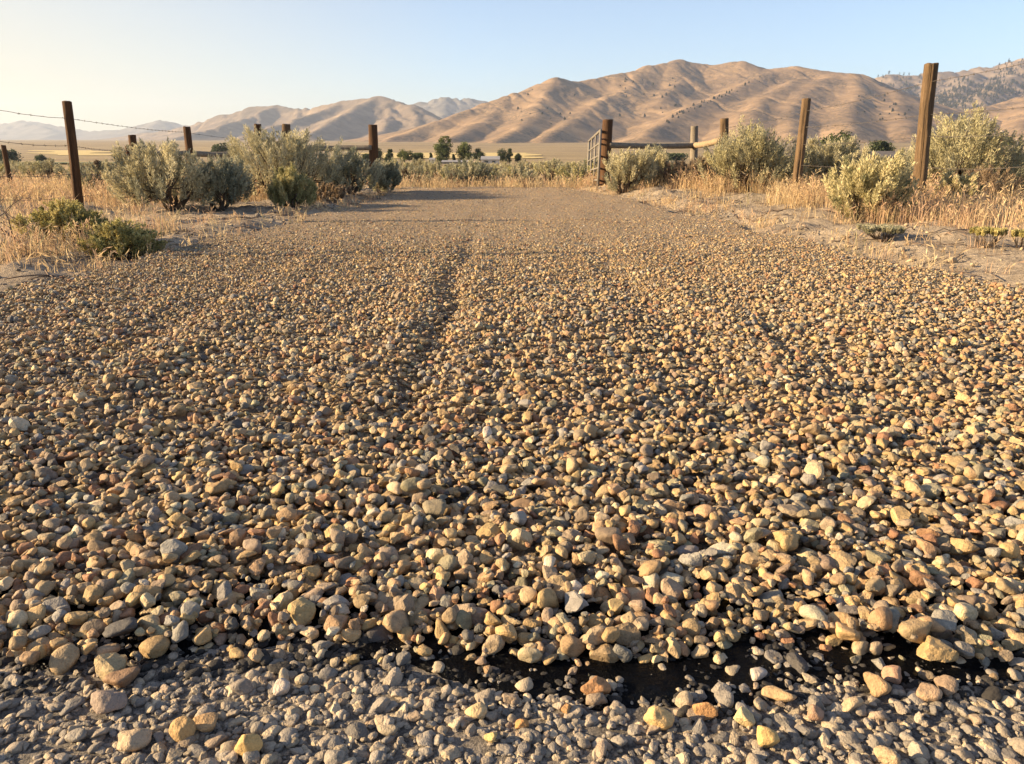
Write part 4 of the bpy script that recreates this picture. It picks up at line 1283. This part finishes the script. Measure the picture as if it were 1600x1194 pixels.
# tiny junipers dotted on the hill spurs
def juniper_row():
    rng = np.random.default_rng(400)
    n = 260
    q = unit(rng.normal(size=(n, 3))) * (rng.random(n) ** 0.4)[:, None]
    p = q * np.array([4.0, 4.0, 5.0]) + np.array([0, 0, 6.0])
    p[:, :2] *= (1.25 - p[:, 2:3] / 12)
    d = unit(rng.normal(size=(n, 3)))
    v, f = leaf_quads(p, d, unit(np.cross(d, rng.normal(size=(n, 3)))), np.full(n, 2.2), np.full(n, 1.6))
    c = np.repeat(np.array([[.045, .05, .03]]) * rng.uniform(0.7, 1.3, (n, 1)), 4, 0)
    first = None
    def zat(GX, GY, GZ, x, y):
        i = int(np.clip((y - GY[0, 0]) / (GY[1, 0] - GY[0, 0]), 0, GZ.shape[0] - 1)); j = int(np.clip((x - GX[0, 0]) / (GX[0, 1] - GX[0, 0]), 0, GZ.shape[1] - 1))
        return float(GZ[i, j])
    def along(px, py):
        """first place where the line of sight meets the main hill"""
        d = ray(px, py)
        for Y in np.arange(1750, 4600, 12):
            P = np.array([0, 0, CAMH]) + d * (Y / d[1])
            if P[2] < zat(MX, MY, MZ, P[0], P[1]): return P
        return None
    spots = []
    line = [(1208, 116), (1137, 146), (1093, 164), (1060, 180), (1036, 195)]
    for i in range(38):
        t = rng.random() * 3.999; k = int(t); t -= k
        spots.append((line[k][0] * (1 - t) + line[k + 1][0] * t + rng.normal(0, 2.5), line[k][1] * (1 - t) + line[k + 1][1] * t + rng.normal(0, 2) + 1))
    for i in range(26): spots.append((rng.uniform(960, 1060), rng.uniform(125, 185)))
    for i in range(22): spots.append((rng.uniform(1330, 1420), rng.uniform(150, 190)))
    for i in range(14): spots.append((rng.uniform(800, 900), rng.uniform(140, 200)))
    for (px, py) in spots:
        P = along(px, py)
        if P is None: continue
        if first is None:
            o = mesh_np('juniper', v, f, M['leaf'], False, c)
            tag(o, 'tiny dark juniper dotting the grassy hillside', 'tree', 'junipers scattered on the hill')
            first = o
        else:
            o = first.copy(); C.objects.link(o)
        s = rng.uniform(0.5, 1.1)
        o.scale = (s, s, s * rng.uniform(0.8, 1.2))
        o.location = (P[0], P[1], zat(MX, MY, MZ, P[0], P[1]) - 1.0)
    # far wooded ridge reads as one mass
    V, Fc, Cc, base = [], [], [], 0
    m = 0
    for i in range(26000):
        j = rng.integers(0, RX.size)
        x, y, z = RX.flat[j], RY_.flat[j], RZ.flat[j]
        px = CX + F * x / y
        py = HOR - F * (z - CAMH) / y
        if px < 1330 or px > 1680 or z < 150: continue
        a = fbm(np.array([x / 420]), np.array([y / 420]), 66, 3)[0]
        band = math.exp(-((py - (190 - 0.24 * (px - 1340))) / 26) ** 2)
        edge_ = py < 128 - 0.1 * (px - 1345)
        if rng.random() > max(1.0 * band * (a > -0.35), 0.16 * (a > 0.1), 0.0): continue
        x += rng.uniform(-9, 9); y += rng.uniform(-9, 9)
        s = rng.uniform(0.8, 1.8)
        sel = rng.choice(n, 60, replace=False)
        vv = v.reshape(-1, 4, 3)[sel].reshape(-1, 3) * np.array([s * 1.1, s * 1.1, s * 1.5]) + np.array([x, y, z - 2])
        V.append(vv); Fc.append(np.arange(240).reshape(-1, 4) + base); base += 240
        Cc.append(c.reshape(-1, 4, 3)[sel].reshape(-1, 3))
        m += 1
    print('far forest', m)
    if V:
        tag(mesh_np('forest', np.vstack(V), np.vstack(Fc), M['leaf'], False, np.vstack(Cc)), 'dark conifer forest on the far ridge', 'forest', kind='stuff')
juniper_row()

# ------------------------------------------------------------------ air, sun and sky
def haze():
    s = Soup(); s.box([-14500, -300, -9.5], [14500, 13500, 720])
    n = NT('pale_air')
    pv = n.n('ShaderNodeVolumePrincipled')
    pv.inputs['Color'].default_value = (0.70, 0.80, 1.0, 1)
    pv.inputs['Density'].default_value = HAZE
    pv.inputs['Anisotropy'].default_value = 0.35
    n.t.links.new(pv.outputs[0], n.out.inputs['Volume'])
    o = s.build('haze', n.m, None, False)
    tag(o, 'thin pale haze in the valley air', 'haze', kind='stuff')
HAZE = 6.5e-5
haze()

EL, AZ = R(17), R(-94)       # sun low over the left side, hardly ahead
sd = Vector((math.sin(AZ) * math.cos(EL), math.cos(AZ) * math.cos(EL), math.sin(EL)))
sun = bpy.data.lights.new('sun', 'SUN')
sun.energy = 5.0
sun.angle = R(0.5)
sun.color = (1.0, 0.76, 0.45)
suno = bpy.data.objects.new('sun', sun)
C.objects.link(suno)
suno.rotation_euler = sd.to_track_quat('Z', 'Y').to_euler()
suno.location = (-20, 5, 20)

w = bpy.data.worlds.new('World')
sc.world = w
w.use_nodes = True
nt = w.node_tree
sky = nt.nodes.new('ShaderNodeTexSky')
sky.sky_type = 'NISHITA'
sky.sun_disc = False
sky.sun_elevation = EL
sky.sun_rotation = AZ
sky.altitude = 1400
sky.air_density = 1.0
sky.dust_density = 1.0
sky.ozone_density = 2.5
bg = nt.nodes['Background']
bg.inputs['Strength'].default_value = 0.075
# smoke in the valley air warms the sky low down towards the sun
tc = nt.nodes.new('ShaderNodeTexCoord')
sx = nt.nodes.new('ShaderNodeSeparateXYZ'); nt.links.new(tc.outputs['Generated'], sx.inputs[0])
def wm(op, a, b):
    m = nt.nodes.new('ShaderNodeMath'); m.operation = op; m.use_clamp = op in ('MULTIPLY', 'SUBTRACT')
    for k, q in enumerate((a, b)):
        if isinstance(q, bpy.types.NodeSocket): nt.links.new(q, m.inputs[k])
        else: m.inputs[k].default_value = q
    return m.outputs[0]
low = wm('SUBTRACT', 1.0, wm('MULTIPLY', wm('ABSOLUTE', sx.outputs[2], 0.0), 2.6))
side = wm('MULTIPLY', wm('SUBTRACT', wm('SUBTRACT', 0.0, sx.outputs[0]), 0.06), 1.9)
def wmix(fac, a, b):
    m = nt.nodes.new('ShaderNodeMix'); m.data_type = 'RGBA'
    for sock, q in ((m.inputs[0], fac), (m.inputs[6], a), (m.inputs[7], b)):
        if isinstance(q, bpy.types.NodeSocket): nt.links.new(q, sock)
        elif isinstance(q, tuple): sock.default_value = (*q, 1)
        else: sock.default_value = q
    return m.outputs[2]
milky = wmix(0.24, sky.outputs[0], (2.3, 2.12, 2.15))
glow = wmix(wm('MULTIPLY', low, side), milky, (3.15, 2.55, 1.45))
nt.links.new(glow, bg.inputs['Color'])

sc.view_settings.view_transform = 'Standard'
sc.view_settings.look = 'None'
sc.view_settings.exposure = 1.8
sc.view_settings.gamma = 1.0
sc.cycles.use_denoising = True
sc.cycles.max_bounces = 6
sc.cycles.volume_bounces = 0
